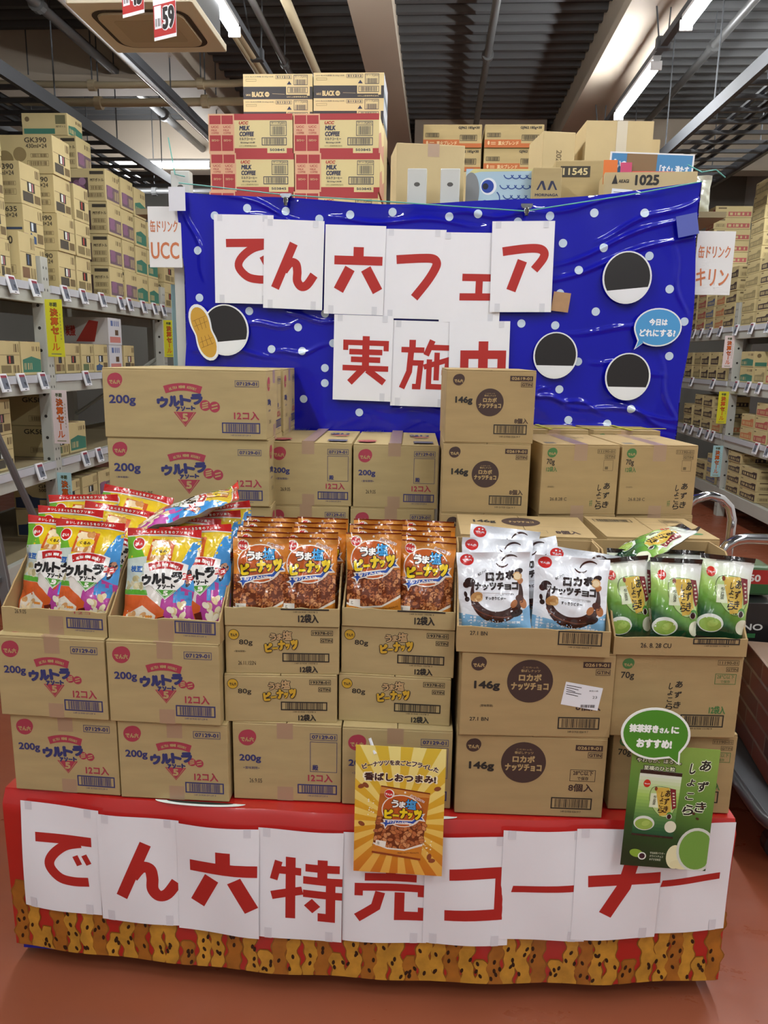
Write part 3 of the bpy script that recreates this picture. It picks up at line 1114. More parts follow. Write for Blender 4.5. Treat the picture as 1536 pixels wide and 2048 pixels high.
def ultra_logo(a, u0, v0, u1, v1, bandm, titlem, trim, knock):
    """band, big title, triangle inside the box"""
    W, H = u1 - u0, v1 - v0

    def P(x, y):
        return u0 + W * x, v0 + H * y
    pts = []
    for k in range(9):
        t = k / 8
        pts.append(P(.12 + .8 * t, .9 + .1 * (1 - (2 * t - 1) ** 2)))
    low = []
    for k in range(9):
        t = 1 - k / 8
        low.append(P(.17 + .7 * t, .68 + .09 * (1 - (2 * t - 1) ** 2)))
    a.poly(pts + low, bandm, 1)
    s = 'ULTRA MINI ASSORT'
    for k, ch in enumerate(s):
        if ch == ' ':
            continue
        t = (k + .5) / len(s)
        cx, cy = .24 + .56 * t, .80 + .085 * (1 - (2 * t - 1) ** 2)
        hw = .016
        x0, y0 = P(cx - hw, cy - .045)
        x1, y1 = P(cx + hw, cy + .045)
        a.text(ch, x0, y0, x1, y1, knock, 2, .07, rot=-(t - .5) * .35, nb=4)
    for k, ch in enumerate('ウルトラ'):
        x0, y0 = P(-.02 + .235 * k - .01 * (k > 2), .24 + .035 * k)
        x1, y1 = P(.21 + .235 * k + .01, .58 + .035 * k)
        if trim:
            a.text(ch, x0 - .012, y0 - .012, x1 + .012, y1 + .012, trim, 1, .13, rot=.06, nb=10)
        a.text(ch, x0, y0, x1, y1, titlem, 2, .085, rot=.06, nb=9)
    for k, ch in enumerate('アソート'):
        x0, y0 = P(.36 + .105 * k, .13 + .012 * k)
        x1, y1 = P(.455 + .105 * k, .28 + .012 * k)
        if ch == 'ー':
            y0, y1 = y0 + .055 * H, y1 - .055 * H
        a.text(ch, x0, y0, x1, y1, titlem, 2, .1, nb=7)


def ultra_tri(a, u0, v0, u1, v1, m, knock):
    c = (u0 + u1) / 2
    a.poly([(u0, v1), (u1, v1), (c, v0)], m, 1)
    a.poly([(u0 + .08 * (u1 - u0), v1 - .03 * (v1 - v0)), (u0 + .11 * (u1 - u0), v1 - .03 * (v1 - v0)), (c, v0 + .1 * (v1 - v0)), (c, v0 + .07 * (v1 - v0))], knock, 2)
    a.poly([(u1 - .08 * (u1 - u0), v1 - .03 * (v1 - v0)), (u1 - .11 * (u1 - u0), v1 - .03 * (v1 - v0)), (c, v0 + .1 * (v1 - v0)), (c, v0 + .07 * (v1 - v0))], knock, 2)
    a.text('5', c - .13 * (u1 - u0), v0 + .36 * (v1 - v0), c + .13 * (u1 - u0), v1 - .09 * (v1 - v0), knock, 2, .07)


def mini(a, x, y, r, m, knock):
    for k in (0, 1):
        X, Y = x + k * 1.75 * r / a.w, y - k * .25 * r / a.h
        a.disc(X, Y, r, m, 1)
        for j in ((-.42, 0, .42) if k == 0 else (-.28, .3)):
            a.line(X - .55 * r / a.w, Y + (j - .12) * r / a.h, X + .55 * r / a.w, Y + (j + .18) * r / a.h, r * .26, knock, 2)


def codebox(a, t, x0, y0, x1, y1, m, solid=False):
    if solid:
        a.rect(x0, y0, x1, y1, m, 1)
    else:
        a.frame(x0, y0, x1, y1, .0012, m, 1)
    dx, dy = (x1 - x0) * .07, (y1 - y0) * .22
    a.text(t, x0 + dx, y0 + dy, x1 - dx, y1 - dy, TAN if solid else m, 2, .05, nb=4)


def ultra_front(w=.275, h=.21, date=None):
    a = Art(w, h)
    tapes(a, .45, .59)
    logo(a, .13, .83, .0215, CRIM)
    codebox(a, '07129-01', .69, .81, .935, .9, BLUE_)
    ultra_logo(a, .295, .35, .705, .755, CRIM, BLUE_, None, TAN)
    ultra_tri(a, .42, .255, .615, .42, CRIM, TAN)
    mini(a, .67, .5, .0105, CRIM, TAN)
    a.text('200g', .06, .505, .265, .625, BLUE_, 1, .035)
    a.text('12コ入', .685, .26, .905, .37, CRIM, 1, .035)
    a.bars(.6, .1, .955, .24, BLUE_, 1, 3, .0032)
    a.text('149 01930 07129 4', .68, .065, .88, .085, BLUE_, 1)
    return a


def ultra_long(w=.5, h=.21, date=False):
    a = Art(w, h)
    logo(a, .075, .82, .0225, CRIM)
    codebox(a, '07129-01', .81, .76, .955, .85, BLUE_)
    ultra_logo(a, .335, .33, .635, .80, CRIM, BLUE_, None, TAN)
    ultra_tri(a, .43, .17, .57, .385, CRIM, TAN)
    mini(a, .625, .485, .0165, CRIM, TAN)
    a.text('200g', .035, .455, .2, .615, BLUE_, 1, .035)
    a.text('12コ入', .80, .285, .955, .41, CRIM, 1, .035)
    a.bars(.725, .09, .96, .245, BLUE_, 1, 3, .0035)
    a.text('149 01930 07129 4', .78, .05, .9, .07, BLUE_, 1)
    if date:
        a.text('<賞味期限>', .045, .39, .125, .42, BLUE_, 1)
        a.text('26. 9. 05 BE', .12, .14, .27, .2, BLK, 1)
    return a


def ultra_end(w=.275, h=.21, date='26.9.05'):
    a = Art(w, h)
    tapes(a, .41, .555)
    logo(a, .14, .8, .0215, CRIM)
    codebox(a, '07129-01', .71, .80, .955, .885, BLUE_)
    a.frame(.71, .39, .955, .78, .0012, BLUE_, 1)
    a.text('殿', .73, .41, .785, .48, BLUE_, 1, .03, nb=4)
    a.text('200g', .066, .475, .265, .585, BLUE_, 1, .035)
    a.text('<賞味期限>', .1, .395, .25, .43, BLUE_, 1)
    a.text(date, .155, .22, .27, .275, BLK, 1)
    a.text('12コ入', .69, .26, .915, .365, CRIM, 1, .035)
    a.bars(.595, .1, .955, .225, BLUE_, 1, 3, .0032)
    a.text('149 01930 07129 4', .69, .065, .87, .085, BLUE_, 1)
    return a


def ultra_top(w, d):
    a = Art(w, d)
    a.rect(.42, 0, .56, 1, TAPE, 0)
    logo(a, .15, .1, .03, CRIM)
    a.rect(.7, .04, .93, .14, ink('#5d5c70'), 1)
    a.text('ウルトラ', .65, .45, .9, .56, BLUE_, 1, .05)
    a.disc(.8, .4, .03, CRIM, 1, .012)
    a.bars(.05, .7, .3, .85, BLUE_, 1, 9, .002)
    return a


def choc_art(w, h, end=False, variant=0):
    a = Art(w, h)
    if end:
        logo(a, .135, .86, .0165, BROWN)
        cx, cy, r = .495, .56, .155 * w
        g = (.105, .52, .3, .635)
        cb, gt, en, bc = (.71, .855, .965, .925), (.835, .775, .965, .84), (.78, .275, .935, .35), (.55, .125, .925, .26)
    else:
        logo(a, .11, .86, .0175, BROWN)
        cx, cy, r = .45, .665, .15 * w
        g = (.085, .54, .255, .66)
        cb, gt, en, bc = (.79, .835, .97, .905), (.875, .75, .97, .82), (.76, .325, .925, .425), (.65, .1, .925, .245)
    a.disc(cx, cy, r, BROWN, 1, n=48)
    X, Y = r / w, r / h
    a.text('こだわった', cx - .35 * X, cy + .6 * Y, cx + .35 * X, cy + .68 * Y, TAN, 2)
    a.text('香ばしナッツ', cx - .42 * X, cy + .42 * Y, cx + .42 * X, cy + .55 * Y, TAN, 2, .02, nb=4)
    a.text('ロカボ', cx - .5 * X, cy + .0 * Y, cx + .5 * X, cy + .34 * Y, TAN, 2, .05)
    a.text('ナッツチョコ', cx - .82 * X, cy - .42 * Y, cx + .82 * X, cy - .06 * Y, TAN, 2, .05)
    a.text('146g', *g, BLK, 1, .05)
    codebox(a, '02619-01', *cb, BROWN, True)
    codebox(a, 'GTIN', *gt, BROWN)
    if not end and variant == 0:
        a.frame(.765, .455, .935, .6, .0012, BROWN, 1)
        a.text('28℃以下', .785, .53, .92, .59, BROWN, 1, .02, nb=4)
        a.text('で保存', .815, .468, .89, .515, BROWN, 1, .01, nb=4)
    if variant == 1:
        a.text('(賞味期限)', .13, .345, .215, .38, BLK, 1)
        a.text('27.1 BN', .065, .18, .19, .225, BLK, 1, .02, nb=4)
        pts = [(.66, .4), (.905, .33), (.93, .6), (.685, .67)]
        a.poly(pts, mat('white_sticker', '#eceef2', .35), 3)
        for k in range(5):
            a.line(.69, .63 - k * .025, .79 - .02 * (k % 3), .6 - k * .025, .0016, BLK, 4)
        a.text('23', .865, .475, .895, .505, BLK, 4)
        a.bars(.79, .365, .885, .4, BLK, 4, 8, None, 12)
        a.text('神奈川県', .84, .555, .9, .575, BLK, 4)
    a.text('8個入', *en, BROWN, 1, .03)
    a.bars(*bc, BLK, 1, 5, .003)
    a.text('149 01930 02619 7', bc[0] + .07, bc[1] - .045, bc[2] - .07, bc[1] - .02, BLK, 1)
    return a


def choc_top(w, d):
    a = Art(w, d)
    a.text('146g', .12, .55, .3, .72, BLK, 1, .03)
    a.disc(.5, .66, .055, BROWN, 1, .055)
    a.text('ナッツチョコ', .4, .6, .6, .7, TAN, 2, .03)
    a.frame(.1, .1, .28, .3, .003, BLK, 1)
    a.frame(.38, .14, .66, .26, .0015, INKL, 1)
    a.text('8個入', .72, .12, .9, .28, BROWN, 1, .03)
    a.rect(.0, .44, 1, .445, INKL, 1)
    return a


def outlined(a, t, x0, y0, x1, y1, fill, out, L=2, b=.04, ob=.12, rot=0., shear=0.):
    dx, dy = (x1 - x0) * .0, (ob - b) * (y1 - y0)
    ex = dy * a.h / a.w
    a.text(t, x0 - ex, y0 - dy, x1 + ex, y1 + dy, out, L, ob, rot, shear, 10)
    a.text(t, x0, y0, x1, y1, fill, L + 1, b, rot, shear, 8)


def peanut_title(a, u0, v0, u1, v1, c1, c2, c3, out, L=2):
    W, H = u1 - u0, v1 - v0

    def B(x0, y0, x1, y1):
        return u0 + W * x0, v0 + H * y0, u0 + W * x1, v0 + H * y1
    outlined(a, 'う', *B(.15, .52, .35, .86), c1, out, L, .05, .12)
    outlined(a, 'ま', *B(.36, .56, .53, .84), c1, out, L, .05, .12)
    outlined(a, '塩', *B(.53, .56, .82, .98), c2, out, L, .03, .08)
    for k, ch in enumerate('ピーナッツ'):
        x0 = (0, .23, .4, .62, .78)[k]
        x1 = (.24, .4, .62, .76, 1.0)[k]
        y0 = (.0, .14, .1, .14, .14)[k]
        y1 = (.42, .24, .56, .42, .6)[k]
        outlined(a, ch, *B(x0, y0, x1, y1), c3, out, L + 2, .09 if ch != 'ー' else .25, .16 if ch != 'ー' else .45, .1)


def peanut_art(w, h, date=False):
    a = Art(w, h)
    a.disc(.075, .8, .0135, BLK, 1)
    a.disc(.075, .8, .0122, ink('#c9a02a'), 2)
    a.text('でん六', .045, .76, .108, .83, BLK, 3, .04, nb=4)
    a.text('80g', .12, .57, .24, .7, BLK, 1, .02, nb=4)
    peanut_title(a, .345, .45, .64, .9, ink('#c0a070'), ink('#c0a070'), ink('#c9a02a'), BLK)
    codebox(a, '19378-01', .755, .8, .945, .905, BLK)
    codebox(a, 'GTIN', .835, .655, .945, .75, BLK)
    a.bars(.5, .255, .915, .44, BLK, 1, 6, .003, 30)
    a.text('149 01930 19378 3', .61, .21, .81, .24, BLK, 1)
    a.text('12袋入', .655, .03, .815, .175, BLK, 1, .045)
    if date:
        a.text('<賞味期限>', .075, .44, .18, .48, BLK, 1)
        a.text('26.11.15SN', .11, .18, .265, .26, BLK, 1)
    return a


def calli(a, cols, u0, v0, u1, v1, m, L=1, sz=.012, b=.03):
    """vertical brush writing, columns right to left"""
    n = len(cols)
    for c, s in enumerate(cols):
        x = u1 - (u1 - u0) * (c + .5) / n
        top = v1 - (0 if c == 0 else .12 * (v1 - v0))
        st = (top - v0) / max(len(cols[0]) + (1 if len(s) > 3 else 0), len(s))
        for k, ch in enumerate(s):
            y = top - st * (k + .5)
            hw, hh = min(sz / 2 / a.w, (u1 - u0) / n * .52), min(sz / 2 / a.h, st * .52)
            if ch in 'ょこ':
                hw, hh = hw * .75, hh * .7
            if ch == 'し':
                hw *= .55
            a.text(ch, x - hw, y - hh, x + hw, y + hh, m, L, b, shear=.15, nb=5)


def matcha_front(w=.3, h=.213):
    a = Art(w, h)
    logo(a, .1, .87, .0135, GRN)
    a.text('70g', .05, .675, .155, .775, BLK, 1, .02, nb=4)
    calli(a, ['あずき', 'しょこら'], .42, .33, .545, .7, BLK, 1, .017)
    codebox(a, '11190-01', .8, .875, .965, .935, INKL)
    codebox(a, 'GTIN', .87, .8, .965, .855, INKL)
    a.frame(.79, .65, .955, .775, .0012, GRN, 1)
    a.text('28℃以下', .805, .715, .94, .765, GRN, 1)
    a.text('で保存', .835, .665, .91, .7, GRN, 1)
    a.text('12袋入', .77, .29, .9, .39, GRN, 1, .03, nb=5)
    a.bars(.55, .13, .895, .28, BLK, 1, 7, .003)
    a.text('149 01930 11190 9', .63, .1, .81, .12, BLK, 1)
    return a


def matcha_end(w=.235, h=.213):
    a = Art(w, h)
    a.rect(.41, .77, .58, 1, TAPE, 0)
    a.rect(.41, 0, .58, .13, TAPE, 0)
    logo(a, .125, .88, .0145, GRN)
    a.text('70g', .06, .695, .165, .795, BLK, 1, .02, nb=4)
    a.text('12袋入', .06, .61, .2, .685, GRN, 1, .02, nb=4)
    codebox(a, '11190-01', .71, .875, .945, .935, INKL)
    codebox(a, 'GTIN', .81, .8, .945, .86, INKL)
    a.frame(.8, .63, .925, .785, .001, INKL, 1)
    a.rect(.82, .65, .86, .69, INKL, 1)
    a.text('<賞味期限>', .08, .385, .18, .41, INKL, 1)
    a.text('26.8.28 C', .13, .2, .35, .245, BLK, 1)
    calli(a, ['あずき', 'しょこら'], .72, .08, .91, .48, BLK, 1, .02)
    a.text('抹茶', .65, .12, .69, .21, GRN, 1)
    return a


# ---- carton builder for the stand
_BODY = {}


def body_parts(w, d, h, CARD):
    k = (w, d, h, CARD.name)
    if k not in _BODY:
        b = boxmesh('body', (-w / 2, 0, 0), (w / 2, d, h - .004), CARD, .0025)
        f1 = boxmesh('flap', (-w / 2 + .0005, .001, h - .0038), (-.001, d - .001, h), CARD, .0012)
        f2 = boxmesh('flap', (.001, .001, h - .0038), (w / 2 - .0005, d - .001, h), CARD, .0012)
        _BODY[k] = [('body', b), ('flap', f1), ('flap', f2)]
    return _BODY[k]


def stand_carton(front, w, d, h, loc, rz, label, top=None, side=None):
    """front corner block: origin at the middle of the lower front edge"""
    ps = list(body_parts(w, d, h, CARDW if h > .212 else CARD)) + [('front_print', front)]
    if top:
        ps.append(('top_print', top))
    if side:
        ps.append(('side_print', side))
    return place('carton', ps, TRS(loc, rz), label, 'carton', 'cartons on the red platform')


def fmesh(a, name='front_print'):
    return a.mesh(name, lambda x, y, e: (x - a.w / 2, -e, y))


def tmesh(a, h, name='top_print'):
    return a.mesh(name, lambda x, y, e: (x - a.w / 2, y, h + e))


def smesh(a, w, name='side_print'):
    """side facing +X"""
    return a.mesh(name, lambda x, y, e: (w / 2 + e, x, y))


UF, UL, ULD, UE = fmesh(ultra_front()), fmesh(ultra_long()), fmesh(ultra_long(date=True)), fmesh(ultra_end())
UT = tmesh(ultra_top(.275, .49), .21)
UE_side = smesh(ultra_end(), .5)
CF0, CF1, CE = fmesh(choc_art(.36, .213)), fmesh(choc_art(.36, .213, variant=1)), fmesh(choc_art(.26, .213, True))
CT = tmesh(choc_top(.36, .26), .213)
PF, PFD = fmesh(peanut_art(.275, .125)), fmesh(peanut_art(.275, .125, True))
MF, ME = fmesh(matcha_front()), fmesh(matcha_end())
mt_ = Art(.235, .34)
mt_.rect(.41, 0, .58, 1, TAPE, 0)
mt_.rect(.06, .05, .2, .16, ink('#6a6255'), 1)
mt_.text('あずき', .64, .5, .78, .6, BLK, 1)
MT = tmesh(mt_, .213)
mw_ = Art(.3, .26)
mw_.bars(.05, .72, .42, .86, BLK, 1, 3, .002)
mw_.frame(.48, .6, .72, .75, .0015, INKL, 1)
mw_.bars(.7, .72, .9, .86, INKL, 1, 3, .002)
mw_.disc(.85, .2, .02, GRN, 1, .012)
MWT = tmesh(mw_, .213)
D = math.radians
UH, CH, PH = .21, .213, .125
P0 = .503
front_stack = [
    # print, w, d, h, (x, y, z), yaw deg, top, label
    (UF, .275, .48, UH, (-.904, 1.660, P0), -1.0, None, 'carton with blue logo and red triangle, lowest at the stepladder corner'),
    (UF, .275, .48, UH, (-.625, 1.656, P0), .8, None, 'carton with blue logo and red triangle, lowest row, beside the plain 200g carton'),
    (UE, .270, .48, UH, (-.345, 1.680, P0), 1.5, None, '200g carton with empty address frame, lowest row under the peanut cartons'),
    (UE, .270, .48, UH, (-.072, 1.682, P0), 1.0, None, '200g carton half hidden behind the orange poster'),
    (CF0, .360, .26, CH, (.253, 1.676, P0), 2.0, None, '146g carton with dark brown circle, lowest row, marked 28 degrees'),
    (MF, .298, .26, CH, (.605, 1.728, P0), 1.6, None, '70g carton with green mark, lowest row, behind the green poster'),
    (UF, .275, .48, UH, (-.918, 1.650, P0 + UH), -.9, UT, 'carton with blue logo, middle row at the stepladder corner under a bag tray'),
    (UF, .275, .48, UH, (-.638, 1.648, P0 + UH), .7, UT, 'carton with blue logo, middle row beside the two 80g peanut cartons'),
    (PF, .275, .27, PH, (-.360, 1.685, P0 + UH), 4.2, None, '80g peanut carton, lower one of the pile beside the blue logo cartons'),
    (PF, .275, .27, PH, (-.083, 1.708, P0 + UH), -.4, None, '80g peanut carton, lower one of the pile beside the brown circle cartons'),
    (PFD, .275, .27, PH, (-.356, 1.690, P0 + UH + PH), 4.2, None, '80g peanut carton with stamped date, right under an orange bag tray'),
    (PF, .275, .27, PH, (-.078, 1.712, P0 + UH + PH), -.9, None, '80g peanut carton under the orange bag tray beside the brown circle carton'),
    (CF1, .360, .26, CH, (.256, 1.672, P0 + CH), 3.6, CT, '146g carton with brown circle and a white delivery sticker'),
    (MF, .300, .26, CH, (.588, 1.705, P0 + CH), 3.2, None, '70g carton with green mark, middle row above the green speech bubble'),
]
for m, w, d, h, loc, yaw, tp, lab in front_stack:
    stand_carton(m, w, d, h, loc, D(yaw), lab, tp)

# rear piles (each rests on the platform)
q = MB()
rear = [
    ('ul', (-.760, 2.265), 3.4, 3, 'long 200g carton below the dated one, behind the red-edged bags'),
    ('ul', (-.765, 2.26), 2.8, 4, 'long 200g carton with blue logo and stamped date, second from top'),
    ('ul', (-.768, 2.255), 2.4, 5, 'long 200g carton with blue logo, topmost of the tall pile beside the banner'),
]
for kd, (x, y), yaw, lev, lab in rear:
    stand_carton(ULD if lev == 4 else UL, .5, .27, UH, (x, y, P0 + UH * (lev - 1)), D(yaw), lab, None, UE_side)
for lev, lab in ((3, 'rear long 200g carton hidden low behind the tall pile'), (4, 'rear long 200g carton, second layer, against the blue banner'), (5, 'rear long 200g carton, top layer, against the blue banner')):
    stand_carton(UL, .5, .26, UH, (-.762 - .012, 2.255 + .285, P0 + UH * (lev - 1)), D(2.4), lab, None, UE_side)
for lev in (1, 2):
    stand_carton(UL, .5, .27, UH, (-.762, 2.262, P0 + UH * (lev - 1)), D(2.4), 'long 200g carton, %s layer of the tall pile' % ('floor' if lev == 1 else 'second'))
    stand_carton(UL, .5, .26, UH, (-.774, 2.54, P0 + UH * (lev - 1)), D(2.4), 'rear long 200g carton, %s layer against the banner' % ('floor' if lev == 1 else 'second'))
for lev in (1, 2, 3, 4):
    for i, xx in enumerate((-.405, -.127)):
        w_ = 'beside the tall pile' if i == 0 else 'beside the brown circle pile'
        nm = {1: 'lowest', 2: 'second', 3: 'third', 4: 'topmost'}[lev]
        stand_carton(UE, .272, .40, UH - .004, (xx - .008 * (lev == 3), 2.375, P0 + (UH - .004) * (lev - 1)), D(2.0), '200g carton with address frame, %s in rear pile %s' % (nm, w_), UT if lev == 4 else None)
for lev in range(1, 6):
    nm = {1: 'lowest', 2: 'second', 3: 'middle', 4: 'second from top', 5: 'topmost'}[lev]
    stand_carton(CE, .26, .36, CH, (.150 + .004 * (lev == 5), 2.235, P0 + CH * (lev - 1)), D(1.2 + (lev == 5)), '146g carton with brown circle, %s of the tall rear pile' % nm)
for lev in range(1, 4):
    nm = {1: 'lowest', 2: 'second', 3: 'topmost'}[lev]
    stand_carton(CF0, .36, .26, CH, (.252, 1.955, P0 + CH * (lev - 1)), D(1.0), '146g carton, %s in the pile right behind the white bags' % nm, CT if lev == 3 else None)
    stand_carton(MF, .30, .26, CH, (.610, 1.985, P0 + CH * (lev - 1)), D(3.0), '70g carton, %s in the pile right behind the green bags' % nm, MWT if lev == 3 else None)
for lev in range(1, 5):
    nm = {1: 'lowest', 2: 'second', 3: 'third', 4: 'topmost'}[lev]
    for i, xx in enumerate((.432, .672)):
        w_ = 'beside the brown circle pile' if i == 0 else 'beside the hand truck'
        stand_carton(ME, .235, .30, CH, (xx, 2.262 + .035 * i, P0 + CH * (lev - 1)), D(8 if lev == 4 else 4), '70g carton with brush writing, %s in rear pile %s' % (nm, w_), MT if lev == 4 else None)
for i, xx in enumerate((.44, .69)):
    stand_carton(ME, .235, .2, CH, (xx - .04, 2.58 + .04 * i, P0 + 3 * CH + .012), D(8), '70g carton tied with yellow strap, against the banner, %s' % ('near the brown circle pile' if i == 0 else 'near the hand truck'), None)
    for lev in range(3):
        stand_carton(ME, .235, .2, CH + .004, (xx - .04, 2.60 + .02 * i, P0 + lev * (CH + .004)), D(4), '70g carton hidden under the strapped one %s, %s layer' % ('near the brown circle pile' if i == 0 else 'near the hand truck', names[lev]), None)
# yellow strap
STRAP = mat('yellow_strap', '#c9c22a', .4)
q = MB()
zt = P0 + 4 * CH + .0145
for a_, b_ in (((.27, 2.62), (.80, 2.70)), ((.385, 2.575), (.36, 2.76)), ((.66, 2.61), (.635, 2.8))):
    a2, b2 = Vector(a_ + (zt,)), Vector(b_ + (zt,))
    n2 = (b2 - a2).cross(Vector((0, 0, 1))).normalized() * .007
    q.add([a2 - n2, b2 - n2, b2 + n2, a2 + n2, *(p + Vector((0, 0, .0012)) for p in (a2 - n2, b2 - n2, b2 + n2, a2 + n2))],
          [(4, 7, 6, 5), (0, 1, 2, 3), (0, 4, 5, 1), (1, 5, 6, 2), (2, 6, 7, 3), (3, 7, 4, 0)])
single('packing_strap', q.mesh('packing_strap', STRAP), Matrix.Identity(4), 'thin yellow packing strap over the rear 70g cartons', 'strap')
# ================================================================ cut-open trays
def ragged(x0, x1, y0, y1, seed, n=12, amp=.0025):
    r = random.Random(seed)
    return [(x0 + (x1 - x0) * k / n, y0 + (y1 - y0) * k / n + (r.uniform(-amp, amp) if 0 < k < n else 0)) for k in range(n + 1)]


def tray(w, d, h, hf, ds, loc, rz, label, art, seed, CARD=CARD):
    """carton cut open: low front, sides sloping up to full height"""
    t = .004
    parts = []
    q = MB()
    q.prism([(-w / 2, 0), (w / 2, 0)] + ragged(w / 2, -w / 2, hf, hf, seed), 0, t)
    parts.append(('front_panel', q.mesh('front_panel', CARD), None, [('front_print', fmesh(art))]))
    for s in (-1, 1):
        q = MB()
        prof = [(0, 0), (d, 0), (d, h)] + ragged(ds, .004, h, hf, seed + s, 16)
        v = []
        x0, x1 = (s * w / 2, s * (w / 2 - t))
        n = len(prof)
        v = [(x0, y, z) for y, z in prof] + [(x1, y, z) for y, z in prof]
        f = [tuple(range(n)), tuple(range(2 * n - 1, n - 1, -1))] + [(i, (i + 1) % n, (i + 1) % n + n, i + n) for i in range(n)]
        q.add(v, f if s > 0 else [g[::-1] for g in f])
        parts.append(('side_panel', q.mesh('side_panel', CARDIN)))
    parts.append(('back_panel', boxmesh('back_panel', (-w / 2 + t, d - t, 0), (w / 2 - t, d, h), CARDIN)))
    parts.append(('bottom_panel', boxmesh('bottom_panel', (-w / 2 + t, t, 0), (w / 2 - t, d - t, t), CARDIN)))
    place('display_tray', parts, TRS(loc, rz), label, 'cardboard tray', 'cut-open trays holding the snack bags')


def clip_art(w, h, kind):
    a = Art(w, h)
    if kind == 'ultra':
        a.rect(.45, 0, .59, .75, TAPE, 0)
        a.bars(.62, .3, .965, .74, BLUE_, 1, 3, .0032)
        a.text('149 01930 07129 4', .7, .2, .88, .26, BLUE_, 1)
        a.text('26.9.05', .13, .78, .24, .94, BLK, 1)
        a.text('12', .7, .9, .78, .99, CRIM, 1)
        a.text('コ', .8, .9, .85, .98, CRIM, 1)
    elif kind == 'ultra2':
        a.rect(.45, 0, .59, .95, TAPE, 0)
        a.bars(.6, .4, .965, .97, BLUE_, 1, 3, .0032)
        a.text('149 01930 07129 4', .68, .28, .88, .34, BLUE_, 1)
    elif kind == 'peanut':
        a.rect(.49, .9, .91, .99, BLK, 1)
        a.text('149 01930 19378 3', .6, .76, .81, .85, BLK, 1)
        a.text('12袋入', .64, .2, .82, .7, BLK, 1, .04)
    elif kind == 'choc':
        a.text('27.1 BN', .085, .68, .2, .84, BLK, 1, .02, nb=4)
        a.bars(.66, .42, .945, .98, BLK, 1, 5, .003)
        a.text('149 01930 02619 7', .73, .32, .88, .38, BLK, 1)
    else:
        a.text('26. 8. 28 CU', .2, .42, .43, .68, BLK, 1, .02, nb=4)
        a.bars(.59, .66, .94, 1.0, BLK, 1, 7, .003)
        a.text('149 01930 11190 9', .68, .54, .86, .62, BLK, 1)
    return a


TZU, TZP, TZC = P0 + 2 * UH, P0 + UH + 2 * PH, P0 + 2 * CH
tray(.27, .46, .21, .063, .17, (-.912, 1.668, TZU), D(-3.0), 'open cardboard tray of red-edged mixed snack bags at the stepladder corner', clip_art(.27, .063, 'ultra'), 1)
tray(.275, .46, .21, .056, .17, (-.635, 1.655, TZU), D(-1.5), 'open cardboard tray of red-edged mixed snack bags beside the orange peanut bags', clip_art(.275, .056, 'ultra2'), 5)
tray(.275, .27, .125, .045, .1, (-.355, 1.685, TZP), D(3.4), 'open cardboard tray of orange peanut bags beside the red-edged bags', clip_art(.275, .045, 'peanut'), 9)
tray(.272, .27, .125, .045, .1, (-.077, 1.706, TZP), D(-.5), 'open cardboard tray of orange peanut bags beside the white bags', clip_art(.272, .045, 'peanut'), 13)
tray(.352, .26, .213, .062, .18, (.238, 1.660, TZC), D(.4), 'open cardboard tray of white chocolate bags', clip_art(.352, .062, 'choc'), 17, CARDW)
tray(.31, .26, .213, .044, .16, (.582, 1.692, TZC), D(3.6), 'open cardboard tray of green matcha bags', clip_art(.31, .044, 'matcha'), 21, CARDW)


# ================================================================ snack bags
def bag_shape(w, h, t, seed, seal=.06):
    r = random.Random(seed)
    ph = [r.uniform(0, 6.28) for _ in range(8)]

    def surf(x, z, e=0., back=False):
        u = max(-1, min(1, 2 * x / w))
        v = z / h
        vv = max(0., min(1., (v - .03) / (1 - seal - .03)))
        s = max(0., 1 - abs(2 * vv - .92) ** 3.2 / 1.05) if vv < 1 else 0.
        b = t * max(0., 1 - abs(u) ** 2.6) ** .75 * s
        edge = (1 - abs(u)) * 0 + 1
        wr = .0018 * math.sin(7 * u + 9 * v + ph[0]) * math.sin(13 * v - 4 * u + ph[1]) + .0012 * math.sin(19 * u - 11 * v + ph[2])
        wr += .0016 * math.sin(24 * v + 6 * u + ph[3]) * abs(u)
        bend = .010 * math.sin(PI * v + ph[4] * .2) * (v - .5) + .006 * u * math.sin(2.2 * v + ph[5])
        if v > 1 - seal:
            bend += .006 * math.sin(5 * u + ph[6]) * (v - 1 + seal) / seal
        y = (b * .75 if back else -b) + wr * edge * (.3 + s) + bend
        xx = x * (1 - .045 * s * abs(u))
        return (xx, y + (e if back else -e), z)
    return surf


